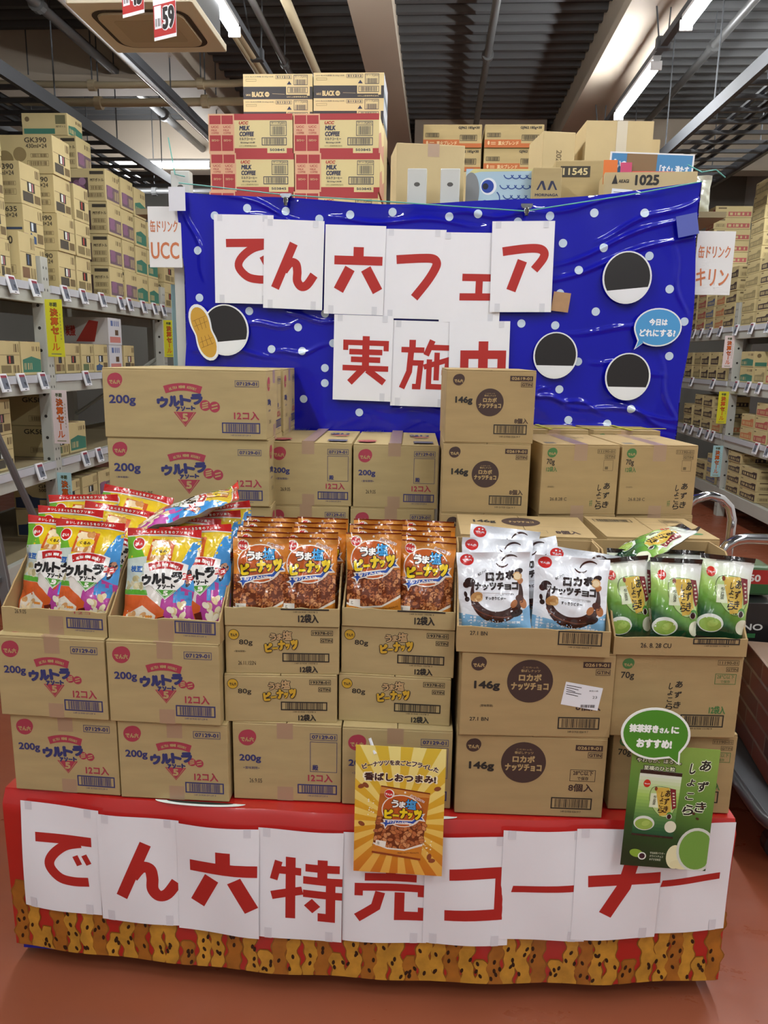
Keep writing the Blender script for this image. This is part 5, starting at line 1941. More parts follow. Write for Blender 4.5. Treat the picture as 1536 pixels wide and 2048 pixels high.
# ---- paper letters
GL = {
    'で': (.15, [('s', [(0, .92), (1, .95)]), ('c', [(.80, .90), (.52, .80), (.30, .58), (.25, .36), (.42, .14), (.66, .08), (.93, .10)]), ('s', [(.70, .62), (.78, .44)], .6), ('s', [(.86, .66), (.95, .48)], .6)]),
    'ん': (.15, [('s', [(.50, 1), (.07, .02)]), ('c', [(.27, .40), (.42, .58), (.56, .56), (.60, .40), (.60, .20), (.70, .08), (.84, .12), (1, .34)])]),
    '六': (.155, [('s', [(.5, 1), (.5, .70)], 1.2), ('s', [(0, .70), (1, .70)]), ('s', [(.33, .52), (.10, .02)], 1.25), ('s', [(.66, .52), (.92, .02)], 1.25)]),
    'フ': (.16, [('c', [(0, .88), (.5, .92), (.78, .92), (.88, .84), (.86, .70), (.70, .40), (.42, .0)])]),
    'ェ': (.25, [('s', [(0, .88), (1, .88)]), ('s', [(.5, .9), (.5, .1)]), ('s', [(-.06, .1), (1, .12)])]),
    'ア': (.15, [('c', [(0, .86), (.5, .92), (.82, .92), (.95, .84), (.93, .70), (.74, .46)]), ('s', [(.46, .66), (.22, .0)], 1.15)]),
    '実': (.10, [('s', [(.5, 1), (.5, .84)], 1.3), ('s', [(.06, .70), (.06, .86), (.94, .86), (.94, .70)], .95), ('s', [(.14, .67), (.86, .67)]), ('s', [(.18, .51), (.82, .51)]), ('s', [(0, .33), (1, .33)]), ('s', [(.5, .84), (.5, .30)], 1.3), ('s', [(.46, .33), (.16, .02)], 1.2), ('s', [(.54, .30), (.92, .04)], 1.2)]),
    '施': (.095, [('s', [(.22, 1), (.22, .82)], 1.2), ('s', [(0, .80), (.46, .80)]), ('s', [(.20, .80), (.17, .36), (.03, .02)], 1.1), ('s', [(.20, .54), (.40, .54), (.36, .06), (.24, .06)], 1.0), ('s', [(.62, 1), (.50, .70)], 1.1), ('s', [(.56, .86), (1, .86)]), ('s', [(.46, .46), (.94, .62), (.92, .36), (.82, .36)], .95), ('s', [(.72, .76), (.72, .20)]), ('s', [(.57, .62), (.57, .07), (.97, .07), (.97, .20)], 1.0)]),
    '中': (.13, [('s', [(.08, .34), (.08, .74), (.92, .74), (.92, .34)]), ('s', [(.08, .40), (.92, .40)]), ('s', [(.5, 1), (.5, 0)], 1.15)]),
    '特': (.105, [('s', [(.10, .92), (.03, .62)], .95), ('s', [(.08, .78), (.42, .78)]), ('s', [(.27, 1), (.27, 0)], 1.2), ('s', [(0, .36), (.44, .48)], 1.1), ('s', [(.72, 1), (.72, .64)], 1.2), ('s', [(.48, .86), (.96, .86)]), ('s', [(.45, .66), (1, .66)]), ('s', [(.45, .44), (1, .44)]), ('s', [(.84, .62), (.84, .06), (.66, .06)], 1.15), ('s', [(.52, .30), (.64, .18)], 1.4)]),
    '売': (.105, [('s', [(.5, 1), (.5, .66)], 1.2), ('s', [(.03, .90), (.97, .90)]), ('s', [(.14, .70), (.86, .70)]), ('s', [(.06, .40), (.06, .54), (.94, .54), (.94, .40)]), ('s', [(.36, .46), (.30, .22), (.04, .03)], 1.2), ('s', [(.63, .46), (.63, .07), (.96, .07), (.96, .22)], 1.2)]),
    'コ': (.18, [('s', [(.04, .92), (.92, .95), (.92, .08), (-.02, .06)])]),
    'ナ': (.155, [('s', [(0, .60), (1, .66)]), ('s', [(.60, 1), (.50, .50), (.26, .0)], 1.15)]),
}
LETR = mat('red_print', '#b3251e', .6)


def paper(ch, x0, z1, wid, hgt, roll, ysurf, label, grp, box, bold=.05, curl=.01, seed=0, tapes_=True):
    """A4 sheet taped flat; box = letter box in sheet fractions"""
    r = random.Random(seed)
    c1, c2 = r.uniform(-1, 1), r.uniform(.4, 1)
    cr, sr = math.cos(D(roll)), math.sin(D(roll))
    xc, zc_ = x0 + wid / 2, z1 - hgt / 2

    def sf(x, z, e):
        X, Z = (x - wid / 2), (z - hgt / 2)
        gx, gz = xc + X * cr - Z * sr, zc_ + X * sr + Z * cr
        u, w = 2 * x / wid - 1, 2 * z / hgt - 1
        lift = .004 + curl * (.5 * (1 - w) * .5 * (1 + c1 * u) * c2 * (1 - .6 * abs(w)) + .25 * (1 - u * u) * .6)
        return (gx - xc, ysurf(gx, gz) - lift - e - ysurf(xc, zc_), gz - zc_)
    q = MB()
    n, m_ = 8, 10
    for b in (0, 1):
        v = [sf(wid * i / n, hgt * j / m_, -.0005 * b) for j in range(m_ + 1) for i in range(n + 1)]
        f = [(j * (n + 1) + i, j * (n + 1) + i + 1, (j + 1) * (n + 1) + i + 1, (j + 1) * (n + 1) + i) for j in range(m_) for i in range(n)]
        q.add(v, f if b == 0 else [g[::-1] for g in f])
    sheet = q.mesh('sheet', PAPER, smooth=True)
    a = Art(wid, hgt)
    if ch == 'ー':
        a.poly([(box[0], box[1]), (box[2], box[1] + .03), (box[2], box[3] + .01), (box[0] + .02, box[3] - .02)], LETR, 1)
    else:
        bx, by, bw_, bh_ = box[0], box[1], box[2] - box[0], box[3] - box[1]
        tk, strokes = GL[ch]
        for k, st in enumerate(strokes):
            a.stroke([(bx + bw_ * px, by + bh_ * py) for px, py in st[1]], tk * (1.28 if tk > .12 and ch != 'ェ' else 1.16) * (st[2] if len(st) > 2 else 1) * bh_ * hgt, LETR, 1 + .05 * k, st[0] == 'c')
        ex = [([(min(x, wid), y) for x, y in v_], f_, m_, L_) for v_, f_, m_, L_ in a.items]
        a.items = ex
    lm = a.mesh('letter', sf, cut=.03)
    parts = [('sheet', sheet), ('letter', lm)]
    if tapes_:
        for k, (tx, tz) in enumerate(((.1, .985), (.86, .985), (.12, .03), (.85, .03))):
            if r.random() < .2:
                continue
            ta = Art(1, 1)
            ta.rect(tx * wid - .009, tz * hgt - .018, tx * wid + .009, tz * hgt + .02, CLEART, 1)
            parts.append(('tape', ta.mesh('tape', lambda x, y, e: sf(x, min(max(y, 0), hgt), e + .0004))))
    place('letter_sheet', parts, Matrix.Translation((xc, ysurf(xc, zc_), zc_)), label, 'paper sign', grp)


bsurf = lambda x, z: BY - .014 - .002 * math.sin(6 * x)
GB, GS = 'letter sheets on the blue banner', 'letter sheets on the red platform'
LB_ = 'sheet with big red character, %s on blue banner'
for i, (ch, x0, z1, roll, lay, box, lab) in enumerate((
        ('で', -.818, 2.085, -.6, 0, (.2, .24, 1.06, .72), 'first of the upper row'),
        ('ん', -.638, 2.068, -1.6, 1, (.15, .22, .85, .74), 'second sheet of the upper row'),
        ('六', -.418, 2.052, -1.2, 1, (.16, .26, .96, .76), 'third sheet of the upper row'),
        ('フ', -.205, 2.040, -.8, 0, (.2, .24, .95, .72), 'fourth sheet of the upper row'),
        ('ェ', -.004, 2.030, -.5, 0, (.36, .26, .92, .54), 'fifth of upper row with small character'),
        ('ア', .172, 2.068, .8, 2, (.18, .24, .88, .74), 'sixth of upper row beside tan patch'),
        ('実', -.385, 1.745, -1.0, 1, (.16, .2, .94, .76), 'first sheet of the lower row'),
        ('施', -.172, 1.728, -.8, 0, (.16, .2, 1.0, .78), 'second sheet of the lower row'),
        ('中', .036, 1.730, .8, 1, (.2, .18, .94, .77), 'third of lower row cut off by carton'))):
    paper(ch, x0, z1, .215, .305, roll, (lambda L: (lambda x, z: bsurf(x, z) - .0035 * L))(lay), LB_ % lab, GB, box, .085 if ch not in '実施' else .05, .006, i)
ssurf = lambda x, z: skirt_front(x, min(z, .46))[1] - .004
LS_ = 'sheet with big red character on red platform, %s'
for i, (ch, x0, z1, roll, lay, box, lab) in enumerate((
        ('で', -1.025, .482, -1.5, 0, (.18, .27, .9, .72), 'at the stepladder end'),
        ('ん', -.815, .472, -.4, 1, (.22, .24, .95, .76), 'second from the stepladder end'),
        ('六', -.612, .466, -.6, 2, (.16, .26, .98, .78), 'third from the stepladder end'),
        ('特', -.405, .468, -.6, 1, (.16, .2, 1.0, .76), 'fourth from the stepladder end'),
        ('売', -.195, .468, -.3, 0, (.14, .22, .98, .78), 'partly under the orange poster'),
        ('コ', .005, .472, 0, 1, (.26, .26, .95, .70), 'just past the orange poster'),
        ('ー', .192, .492, .3, 2, (.12, .44, .92, .52), 'with a long bar, before the green poster'),
        ('ナ', .368, .500, .4, 3, (.16, .24, 1.0, .74), 'partly under the green poster'),
        ('ー', .548, .506, .5, 1, (.16, .45, .88, .53), 'with a bar, at the hand truck end'))):
    paper(ch, x0, z1, .21, .30, roll, (lambda L: (lambda x, z: ssurf(x, z) - .003 * L))(lay), LS_ % lab, GS, box, .09 if ch not in '特売' else .055, .016, i + 20)


# ---- stickers on the banner (the cartoon itself is left out: plain die-cut shapes)
def sticker(name, outline, x, z, cols, label, art=None, tilt=0., depth=.003):
    q = MB()
    q.prism(outline, -depth, 0)
    parts = [('backing', q.mesh('backing', mat('sticker_white', '#e9ebee', .3, coat=.5)))]
    if art:
        parts.append(('print', art.mesh('print', lambda X, Y, e: (X, -depth - e, Y))))
    place(name, parts, TRS((x, BY - .018, z), 0, 0, D(tilt)), label, 'sticker', 'cut-out stickers on the blue banner')


def ellipse(rx, ry, n=32, cx=0, cz=0):
    return [(cx + rx * math.cos(2 * PI * k / n), cz + ry * math.sin(2 * PI * k / n)) for k in range(n)]


def plain_cut(label, x, z, s=1., tilt=0.):
    a = Art(1, 1)
    a.poly([(px * .93, pz * .95) for px, pz in [(px * s, pz * s) for px, pz in CUT]], mat('sticker_black', '#1d1a1b', .3, coat=.5), 0)
    a.poly([(px * s * .93, pz * s * .95) for px, pz in CUT if pz < -.028], mat('sticker_white', '#e9ebee', .3, coat=.5), 2)
    sticker('cutout_sticker', [(px * s, pz * s) for px, pz in CUT], x, z, None, label, a, tilt)


CUT = ellipse(.078, .082, 40)
plain_cut('plain black cut-out sticker with white rim, highest on the banner', .645, 1.885, 1.08, -6)
plain_cut('plain black cut-out sticker with white rim, between the tan patch and the speech bubble', .415, 1.615, 1.0)
plain_cut('plain black cut-out sticker with white rim, below the speech bubble', .675, 1.545, 1.02)
plain_cut('plain black cut-out sticker with white rim, beside the peanut sticker', -.785, 1.685, 1.12, -6)
# the golden peanut on the far side
pn = []
for k in range(40):
    t = 2 * PI * k / 40
    rr = .056 + .021 * math.cos(2 * t)
    pn.append((rr * math.sin(t) * .88, rr * 1.28 * math.cos(t)))
a = Art(1, 1)
a.poly([(x * .92, z * .95) for x, z in pn], mat('sticker_peanut', '#c99a35', .35, coat=.5), 0)
for k in (-1, 0, 1):
    for s in (-1, 1):
        a.line(k * .014, s * .012, k * .017, s * .05, .0016, ink('#7c5a1c'), 1)
for s in (-.05, -.03, .03, .05):
    a.line(-.026, s, .026, s + .004, .0014, ink('#7c5a1c'), 1)
sticker('peanut_sticker', [(x * 1.1, z * 1.06) for x, z in pn], -.865, 1.675, None, 'golden peanut-shaped sticker at the banner edge', a, -18, .006)
# blue speech bubble
bub = ellipse(.082, .066, 36)
bub = bub[:21] + [(-.066, -.048), (-.076, -.078), (-.048, -.056)] + bub[23:]
a = Art(1, 1)
a.poly([(x * .94, z * .93) for x, z in bub], mat('bubble_blue', '#4b9ad2', .3, coat=.5), 0)
a.text('今日は', -.032, .006, .032, .03, ink('#f2f4f6'), 1, .05, nb=6)
a.text('どれにする?', -.062, -.032, .062, -.006, ink('#f2f4f6'), 1, .05, nb=6)
sticker('speech_bubble', bub, .765, 1.718, None, 'light blue speech bubble sticker with white writing on the banner', a)
single('tan_patch', boxmesh('tan_patch', (-.03, -.002, -.033), (.03, 0, .033), mat('kraft_patch', '#b08a63', .5, var=.08, vscale=30)), TRS((.423, BY - .018, 1.80), 0, 0, D(6)), 'small square of brown tape stuck on the blue banner', 'tape patch')
a = Art(1, 1)
single('clear_patch', boxmesh('clear_patch', (-.035, -.001, -.035), (.035, 0, .035), mat('clear_patch', '#5a66b8', .15, coat=1)), TRS((.835, BY - .016, 2.06), 0, 0, D(-12)), 'square of clear tape at the upper corner of the banner', 'tape patch')
single('clear_patch', boxmesh('clear_patch', (-.03, -.001, -.04), (.03, 0, .04), CLEART), TRS((-.945, BY - .03, 2.135)), 'strip of clear tape holding the banner to the slotted post', 'tape patch')


def clip(x, z, label):
    q = MB()
    q.prism([(-.02, 0), (.02, 0), (.02, -.008), (.012, -.016), (-.012, -.016), (-.02, -.008)], -.014, .01)
    b = q.mesh('jaw', mat('clip_metal', '#8d9096', .2, metal=1), .001)
    q = MB()
    q.tube([(0 + .008 * math.cos(t), -.014, -.024 + .010 * math.sin(t)) for t in [2 * PI * k / 14 for k in range(15)]], .0018, 6)
    h = q.mesh('lever', CHROME, smooth=True)
    q = MB()
    q.tube([(0, -.012, -.014), (0, -.014, -.04)], .006, 8)
    place('bulldog_clip', [('jaw', b), ('lever', h), ('grip', q.mesh('grip', mat('clip_dark', '#4b4844', .4, metal=.6)))], TRS((x, BY - .018, z)), label, 'clip', 'clips on the banner')


clip(-.555, 2.155, 'small metal bulldog clip on the banner edge below the red coffee cartons')
clip(.285, 2.125, 'small metal bulldog clip on the banner edge below the fish package')

# strings
TWINE = mat('green_twine', '#5fa79c', .6)
for pts, lab in (([(-1.0, 2.86, 2.36), (-.97, 2.83, 2.23), (-.93, 2.82, 2.22)], 'green twine knotted round the slotted post beside the fluorescent tube'),
                 ([(-.94, 2.78, 2.19), (-.56, 2.772, 2.150), (-.30, 2.77, 2.135), (.28, 2.77, 2.10), (.6, 2.775, 2.15), (.87, 2.785, 2.20)], 'thin twine stretched along the top of the banner'),
                 ([(.84, 2.86, 2.27), (.88, 2.83, 2.24), (.93, 2.84, 2.25), (.97, 2.86, 2.23)], 'green twine tied at the banner corner near the can rack')):
    q = MB()
    q.tube(pts, .0022, 5)
    single('twine', q.mesh('twine', TWINE), Matrix.Identity(4), lab, 'string')

# ---- posters on the stand
def sunburst():
    m = mat('poster_sunburst', '#e0a030', .35, coat=.4)
    nt = m.node_tree
    b = nt.nodes['Principled BSDF']
    tc = nt.nodes.new('ShaderNodeTexCoord')
    mp = nt.nodes.new('ShaderNodeMapping')
    mp.inputs['Location'].default_value = (0, 0, -.13)
    mp.inputs['Rotation'].default_value = (PI / 2, 0, 0)
    nt.links.new(tc.outputs['Object'], mp.inputs[0])
    sx = nt.nodes.new('ShaderNodeSeparateXYZ')
    nt.links.new(tc.outputs['Object'], sx.inputs[0])
    sub = nt.nodes.new('ShaderNodeMath')
    sub.operation = 'SUBTRACT'
    sub.inputs[1].default_value = .13
    nt.links.new(sx.outputs[2], sub.inputs[0])
    at = nt.nodes.new('ShaderNodeMath')
    at.operation = 'ARCTAN2'
    nt.links.new(sub.outputs[0], at.inputs[0])
    nt.links.new(sx.outputs[0], at.inputs[1])
    ml = nt.nodes.new('ShaderNodeMath')
    ml.operation = 'MULTIPLY'
    ml.inputs[1].default_value = 20
    nt.links.new(at.outputs[0], ml.inputs[0])
    sn = nt.nodes.new('ShaderNodeMath')
    sn.operation = 'SINE'
    nt.links.new(ml.outputs[0], sn.inputs[0])
    gt = nt.nodes.new('ShaderNodeMath')
    gt.operation = 'GREATER_THAN'
    gt.inputs[1].default_value = 0
    nt.links.new(sn.outputs[0], gt.inputs[0])
    ramps = []
    for cs in (('#c8701c', '#dba426', '#dcbc3a'), ('#e2a646', '#ecca62', '#f0e08a')):
        mr = nt.nodes.new('ShaderNodeMapRange')
        mr.inputs[1].default_value, mr.inputs[2].default_value = 0, .3
        nt.links.new(sx.outputs[2], mr.inputs[0])
        cr = nt.nodes.new('ShaderNodeValToRGB')
        cr.color_ramp.elements[0].color = lin(cs[0])
        cr.color_ramp.elements[1].color = lin(cs[2])
        cr.color_ramp.elements.new(.5).color = lin(cs[1])
        nt.links.new(mr.outputs[0], cr.inputs[0])
        ramps.append(cr)
    mx = nt.nodes.new('ShaderNodeMix')
    mx.data_type = 'RGBA'
    nt.links.new(gt.outputs[0], mx.inputs[0])
    nt.links.new(ramps[0].outputs[0], mx.inputs[6])
    nt.links.new(ramps[1].outputs[0], mx.inputs[7])
    nt.links.new(mx.outputs[2], b.inputs['Base Color'])
    return m


PW, PHT = .212, .318
a = Art(PW, PHT)
I_, W_ = ink('#3d1710'), ink('#f2e6c8')
a.arctext('ピーナッツを皮ごとフライした', .5, -.04, .292, -.315, .315, .0145, W_, 1, .12)
a.arctext('ピーナッツを皮ごとフライした', .5, -.04, .292, -.315, .315, .0125, I_, 2, .05)
a.text('香ばしおつまみ!', .08, .722, .92, .80, W_, 1, .1, nb=10)
a.text('香ばしおつまみ!', .1, .729, .9, .793, I_, 2, .055)
for x, y, r in ((.07, .68, .4), (.12, .69, -.7), (.92, .69, .3), (.08, .385, -.5), (.85, .15, 1.3), (.88, .12, .2)):
    a.disc(x, y, .0085, ink('#8a4520'), 1, .0055, r, 14)
rnd = random.Random(2)
for k in range(26):
    cx, cy = ((.17, .52), (.82, .22))[k % 2]
    a.disc(cx + rnd.uniform(-.05, .05), cy + rnd.uniform(-.08, .06), rnd.uniform(.0008, .0022), W_, 1, n=8)
pb = peanut_bag()
bagbg = Art(.136, .2)
bagbg.rect(0, 0, 1, 1, F('#b9651c'), 0)
a.add(bagbg, .043, .050, .86, -.11, 2)
a.add(pb, .043, .050, .86, -.11, 3)
om = a.mesh('print', lambda x, y, e: (x - PW / 2, -.0012 - e, y), eps=.00012)
q = MB()
q.box((-PW / 2, -.0012, 0), (PW / 2, 0, PHT))
string = MB()
string.tube([(-.06, -.001, PHT - .02), (-.075, .012, PHT + .012)], .004, 6)
M = TRS((-.060, 1.585, .388), 0) @ Matrix.Rotation(D(-4.5), 4, 'X')
place('poster', [('card', q.mesh('card', sunburst())), ('print', om), ('tape_roll', string.mesh('tape_roll', CLEART))], M, 'orange sunburst poster with peanut bag picture hanging on the stand', 'poster')

gm = mat('poster_green', '#4f8a2a', .35, coat=.4)
nt = gm.node_tree
tc = nt.nodes.new('ShaderNodeTexCoord')
sx = nt.nodes.new('ShaderNodeSeparateXYZ')
nt.links.new(tc.outputs['Object'], sx.inputs[0])
md = nt.nodes.new('ShaderNodeMath')
md.operation = 'MULTIPLY_ADD'
md.inputs[1].default_value = .35
nt.links.new(sx.outputs[0], md.inputs[0])
nt.links.new(sx.outputs[2], md.inputs[2])
mr = nt.nodes.new('ShaderNodeMapRange')
mr.inputs[1].default_value, mr.inputs[2].default_value = 0, .3
nt.links.new(md.outputs[0], mr.inputs[0])
cr = nt.nodes.new('ShaderNodeValToRGB')
cr.color_ramp.elements[0].color = lin('#143018')
cr.color_ramp.elements[1].color = lin('#86a84c')
cr.color_ramp.elements.new(.3).color = lin('#1f4a20')
cr.color_ramp.elements.new(.6).color = lin('#5c8a38')
nt.links.new(mr.outputs[0], cr.inputs[0])
nt.links.new(cr.outputs[0], nt.nodes['Principled BSDF'].inputs['Base Color'])
GW, GH = .2, .302
a = Art(GW, GH)
LG, DK = ink('#e8efd0'), ink('#1e1a0e')
a.text('やわらか、ほろり。', .05, .855, .58, .9, DK, 1, .1, nb=8)
a.text('やわらか、ほろり。', .06, .86, .57, .895, LG, 2, .03, nb=5)
a.text('至福のひと粒', .14, .795, .52, .84, DK, 1, .1, nb=8)
a.text('至福のひと粒', .15, .8, .51, .835, LG, 2, .03, nb=5)
calli(a, ['あずき', 'しょこら'], .64, .44, .92, .95, LG, 1, .030, .10)
calli(a, ['あずき', 'しょこら'], .64, .44, .92, .95, DK, 2, .026, .035)
gflat = Art(.118, .2)
for k in range(20):
    t = k / 19
    c0, c1, c2 = (0x17, 0x4a, 0x2a), (0xa3, 0xc8, 0x5c), (0xe6, 0xe8, 0xe2)
    f_ = lambda p, q_, s: tuple(int(p[j] + (q_[j] - p[j]) * s) for j in range(3))
    c = f_(c0, c1, min(1, t * 1.6)) if t < .62 else f_(c1, c2, (t - .62) / .38)
    gflat.rect(0, t * .95, 1, t * .95 + .051, ink('#%02x%02x%02x' % c), 0)
mb = matcha_bag()
a.add(gflat, .018, .078, .82, -.03, 1)
a.add(mb, .018, .078, .82, -.03, 2)
a.disc(.86, .17, .046, ink('#cfd2c4'), 6, .056)
a.disc(.86, .17, .040, ink('#6f9a3c'), 7, .049)
a.disc(.62, .1, .02, ink('#e2dcae'), 5, .03)
a.disc(.72, .04, .03, ink('#ddd6a6'), 5, .012)
for x, y in ((.87, .53), (.78, .47), (.83, .43)):
    a.disc(x, y, .0042, ink('#4a2412'), 5, .003, -.6, 12)
a.disc(.17, .11, .016, ink('#86a832'), 5, .010, -.2)
a.disc(.24, .09, .0095, ink('#e8ece0'), 6)
a.disc(.24, .09, .0068, ink('#3a1622'), 7)
for k, t in enumerate(('宇治抹茶パウダー', 'ホワイトチョコ', 'あずき甘納豆')):
    a.text(t, .33, .112 - .027 * k, .33 + .022 * len(t), .13 - .027 * k, LG, 5)
# keep the drawing on the card
for i, (v_, f_, m_, L_) in enumerate(a.items):
    a.items[i] = ([(min(max(x, 0), GW), min(max(y, 0), GH)) for x, y in v_], f_, m_, L_)
gmsh = a.mesh('print', lambda x, y, e: (x - GW / 2, -.0012 - e, y), eps=.00014)
q = MB()
q.box((-GW / 2, -.0012, 0), (GW / 2, 0, GH))
M = TRS((.566, 1.612, .428), D(2)) @ Matrix.Rotation(D(-4), 4, 'X') @ Matrix.Rotation(D(2.2), 4, 'Y')
place('poster', [('card', q.mesh('card', gm)), ('print', gmsh)], M, 'green poster with matcha bag picture hanging on the stand', 'poster')
bub = ellipse(.078, .062, 40)
bub = bub[:31] + [(.036, -.056), (.058, -.072), (.058, -.044)] + bub[36:]
a = Art(1, 1)
a.poly([(x * .93, z * .92) for x, z in bub], ink('#4a8a28', .35), 0)
for t, x0, z0, x1, z1 in (('抹茶好き', -.06, .002, .006, .022), ('さん', .008, .003, .03, .016), ('に', .034, .003, .052, .02), ('おすすめ!', -.042, -.034, .038, -.012)):
    a.text(t, x0, z0, x1, z1, ink('#f3f5ee'), 1, .07, nb=6)
q = MB()
q.prism(bub, -.002, 0)
place('speech_bubble', [('card', q.mesh('card', mat('bubble_card', '#eef2ea', .4))), ('print', a.mesh('print', lambda X, Y, e: (X, -.002 - e, Y)))], TRS((.522, 1.622, .765)) @ Matrix.Rotation(D(-5), 4, 'X'),
      'green speech bubble card with white writing above the green poster', 'sign')
# ================================================================ shelf behind the banner and what stands on it
DZ = 2.125
WPOST = mat('white_post', '#c9cac2', .45)
parts = []
for x, y in ((-.955, 2.86), (-.20 + .10, 2.93), (.0 + .02, 2.93), (.80, 2.86), (-1.0, 4.3), (.9, 4.3)):
    hgt = {2.86: 2.245 if x < 0 else 2.15, 2.93: 2.27}.get(y, 2.12)
    q = MB()
    q.box((x - .035, y - .02, 0), (x + .035, y + .02, hgt))
    a = Art(1, 1)
    for k in range(4):
        a.disc(x, hgt - .055 - .08 * k, .011, ink('#55534d'), 0, .0075, 0, 12)
    parts.append(('post', q.mesh('post', WPOST, .004), None, [('slots', a.mesh('slots', lambda X, Y, e: (X, y - .02 - e, Y)))]))
for y in (2.90, 4.26):
    q = MB()
    q.box((-.92, y, DZ - .1), (.85, y + .04, DZ - .02))
    parts.append(('beam', q.mesh('beam', WPOST)))
q = MB()
q.box((-1.15, 2.9, DZ - .02), (1.0, 4.32, DZ))
parts.append(('shelf_board', q.mesh('shelf_board', DECKW)))
place('end_rack', parts, Matrix.Identity(4), 'white slotted rack standing behind the blue banner', 'rack')


def carton2(art, w, d, h, loc, rz, label, base=None, grp=None, side=None, name='carton'):
    b = boxmesh('body', (-w / 2, 0, 0), (w / 2, d, h), base or CARD2, .003)
    ps = [('body', b)]
    if art:
        ps.append(('front_print', fmesh(art)))
    if side:
        ps.append(('side_print', smesh(side, w)))
    return place(name, ps, TRS(loc, rz), label, 'carton', grp)


# milk coffee
MW, MH = .362, .155
RD, CREAM, NAV = ink('#a8383a'), ink('#d8c690'), ink('#2c2f4a')
a = Art(MW, MH)
a.rect(0, 0, 1, 1, CREAM, 0)
a.rect(0, .84, 1, 1, RD, 1)
a.rect(0, 0, 1, .13, RD, 1)
a.poly([(.70, 0), (.70, .17), (.93, .17), (.93, 0)], CREAM, 2)
a.poly([(.0, .0), (.0, 1), (.31, 1), (.31, .0)], ink('#d9a986'), 2)
for k in (0, 1):
    x0 = .015 + .145 * k
    a.rect(x0, .74, x0 + .135, .96, RD, 3)
    a.rect(x0, .06, x0 + .135, .46, RD, 3)
    a.text('UCC', x0 + .02, .64, x0 + .11, .7, RD, 3, .04, nb=4)
    a.text('MILK', x0 + .02, .56, x0 + .09, .61, RD, 3, .03, nb=4)
    a.text('COFFEE', x0 + .02, .49, x0 + .11, .54, RD, 3, .03, nb=4)
    a.text('ミルクコーヒー', x0 + .02, .3, x0 + .115, .36, CREAM, 4, .03, nb=4)
a.text('UCC', .365, .73, .48, .81, ink('#b02f2a'), 2, .07, shear=.2)
a.text('MILK', .37, .58, .495, .70, NAV, 2, .06, shear=.15)
a.text('COFFEE', .37, .43, .545, .55, NAV, 2, .06, shear=.15)
a.text('ミルクコーヒー', .37, .33, .56, .4, NAV, 2, .04, nb=5)
a.text('缶250g×30本', .38, .245, .555, .295, NAV, 2, .02, nb=4)
a.text('UCC上島珈琲株式会社', .365, .165, .575, .21, INKL, 2)
a.frame(.735, .44, .93, .81, .0022, NAV, 2)
a.text('ケースJAN', .75, .73, .915, .79, NAV, 2, .02, nb=4)
a.line(.735, .71, .93, .71, .0018, NAV, 2)
a.bars(.76, .47, .905, .68, NAV, 2, 4, None, 18)
a.bars(.635, .2, .93, .4, NAV, 2, 5, .0028, 28)
codebox(a, '503845', .715, .03, .92, .145, NAV)
MILK = fmesh(a)
sd = Art(.25, MH)
sd.rect(0, 0, 1, 1, CREAM, 0)
sd.poly([(0, .5), (.4, .7), (.6, .4), (1, .6), (1, 0), (0, 0)], ink('#c08a74'), 1)
MILKS = smesh(sd, MW)
mbody = boxmesh('body', (-MW / 2, 0, 0), (MW / 2, .25, MH - .002), mat('red_carton', '#a8383a', .6), .003)
for lev in range(3):
    for i, x in enumerate((-.828, -.462)):
        place('coffee_carton', [('body', mbody), ('front_print', MILK), ('side_print', MILKS)], TRS((x + .006 * (lev == 1), 3.38 + .004 * lev, DZ + .003 + lev * MH), D(.6 - lev * .5)),
              'red and cream milk coffee carton, %s of the pile %s' % (['bottom', 'middle', 'top'][lev], 'nearer the fluorescent tube' if i == 0 else 'nearer the plain brown box'), 'carton', 'milk coffee cartons above the banner')
# black coffee
BW, BH = .315, .104
a = Art(BW, BH)
DKG = ink('#3c3a3a')
a.rect(0, 0, 1, 1, CREAM, 0)
a.rect(0, 0, 1, .5, DKG, 1)
a.poly([(.62, .1), (.62, .5), (.96, .5), (.96, .14), (.92, .14), (.92, .18), (.62, .18)], CREAM, 2)
a.text('UCC BLACK無糖 缶185g×30本', .03, .86, .44, .92, NAV, 2)
a.frame(.04, .71, .19, .8, .001, INKL, 2)
codebox(a, '511212', .47, .8, .7, .95, NAV)
a.frame(.73, .56, .93, .96, .002, NAV, 2)
a.text('ケースJAN', .745, .84, .915, .93, NAV, 2)
a.bars(.755, .58, .905, .78, NAV, 2, 4, None, 16)
a.poly([(.63, .58), (.7, .58), (.665, .72)], NAV, 2)
a.bars(.64, .24, .93, .48, NAV, 3, 6, .002, 26)
a.text('UCC上島珈琲株式会社', .63, .06, .93, .13, CREAM, 2)
a.text('UCC', .04, .13, .11, .21, CREAM, 2, .05, nb=4)
a.text('BLACK', .125, .09, .3, .3, CREAM, 2, .05)
a.disc(.345, .195, .0105, CREAM, 2)
a.text('無糖', .325, .16, .365, .22, DKG, 3)
a.line(.42, .22, .6, .2, .001, CREAM, 2)
BLKC = fmesh(a)
bbody = boxmesh('body', (-BW / 2, 0, 0), (BW / 2, .26, BH - .002), mat('cream_carton', '#cdbb86', .7), .003)
sd = Art(.26, BH)
sd.rect(0, 0, 1, 1, ink('#b5b8bd'), 0)
sd.rect(0, 0, 1, .35, ink('#55626c'), 1)
BS = smesh(sd, BW)
zb_ = DZ + .003
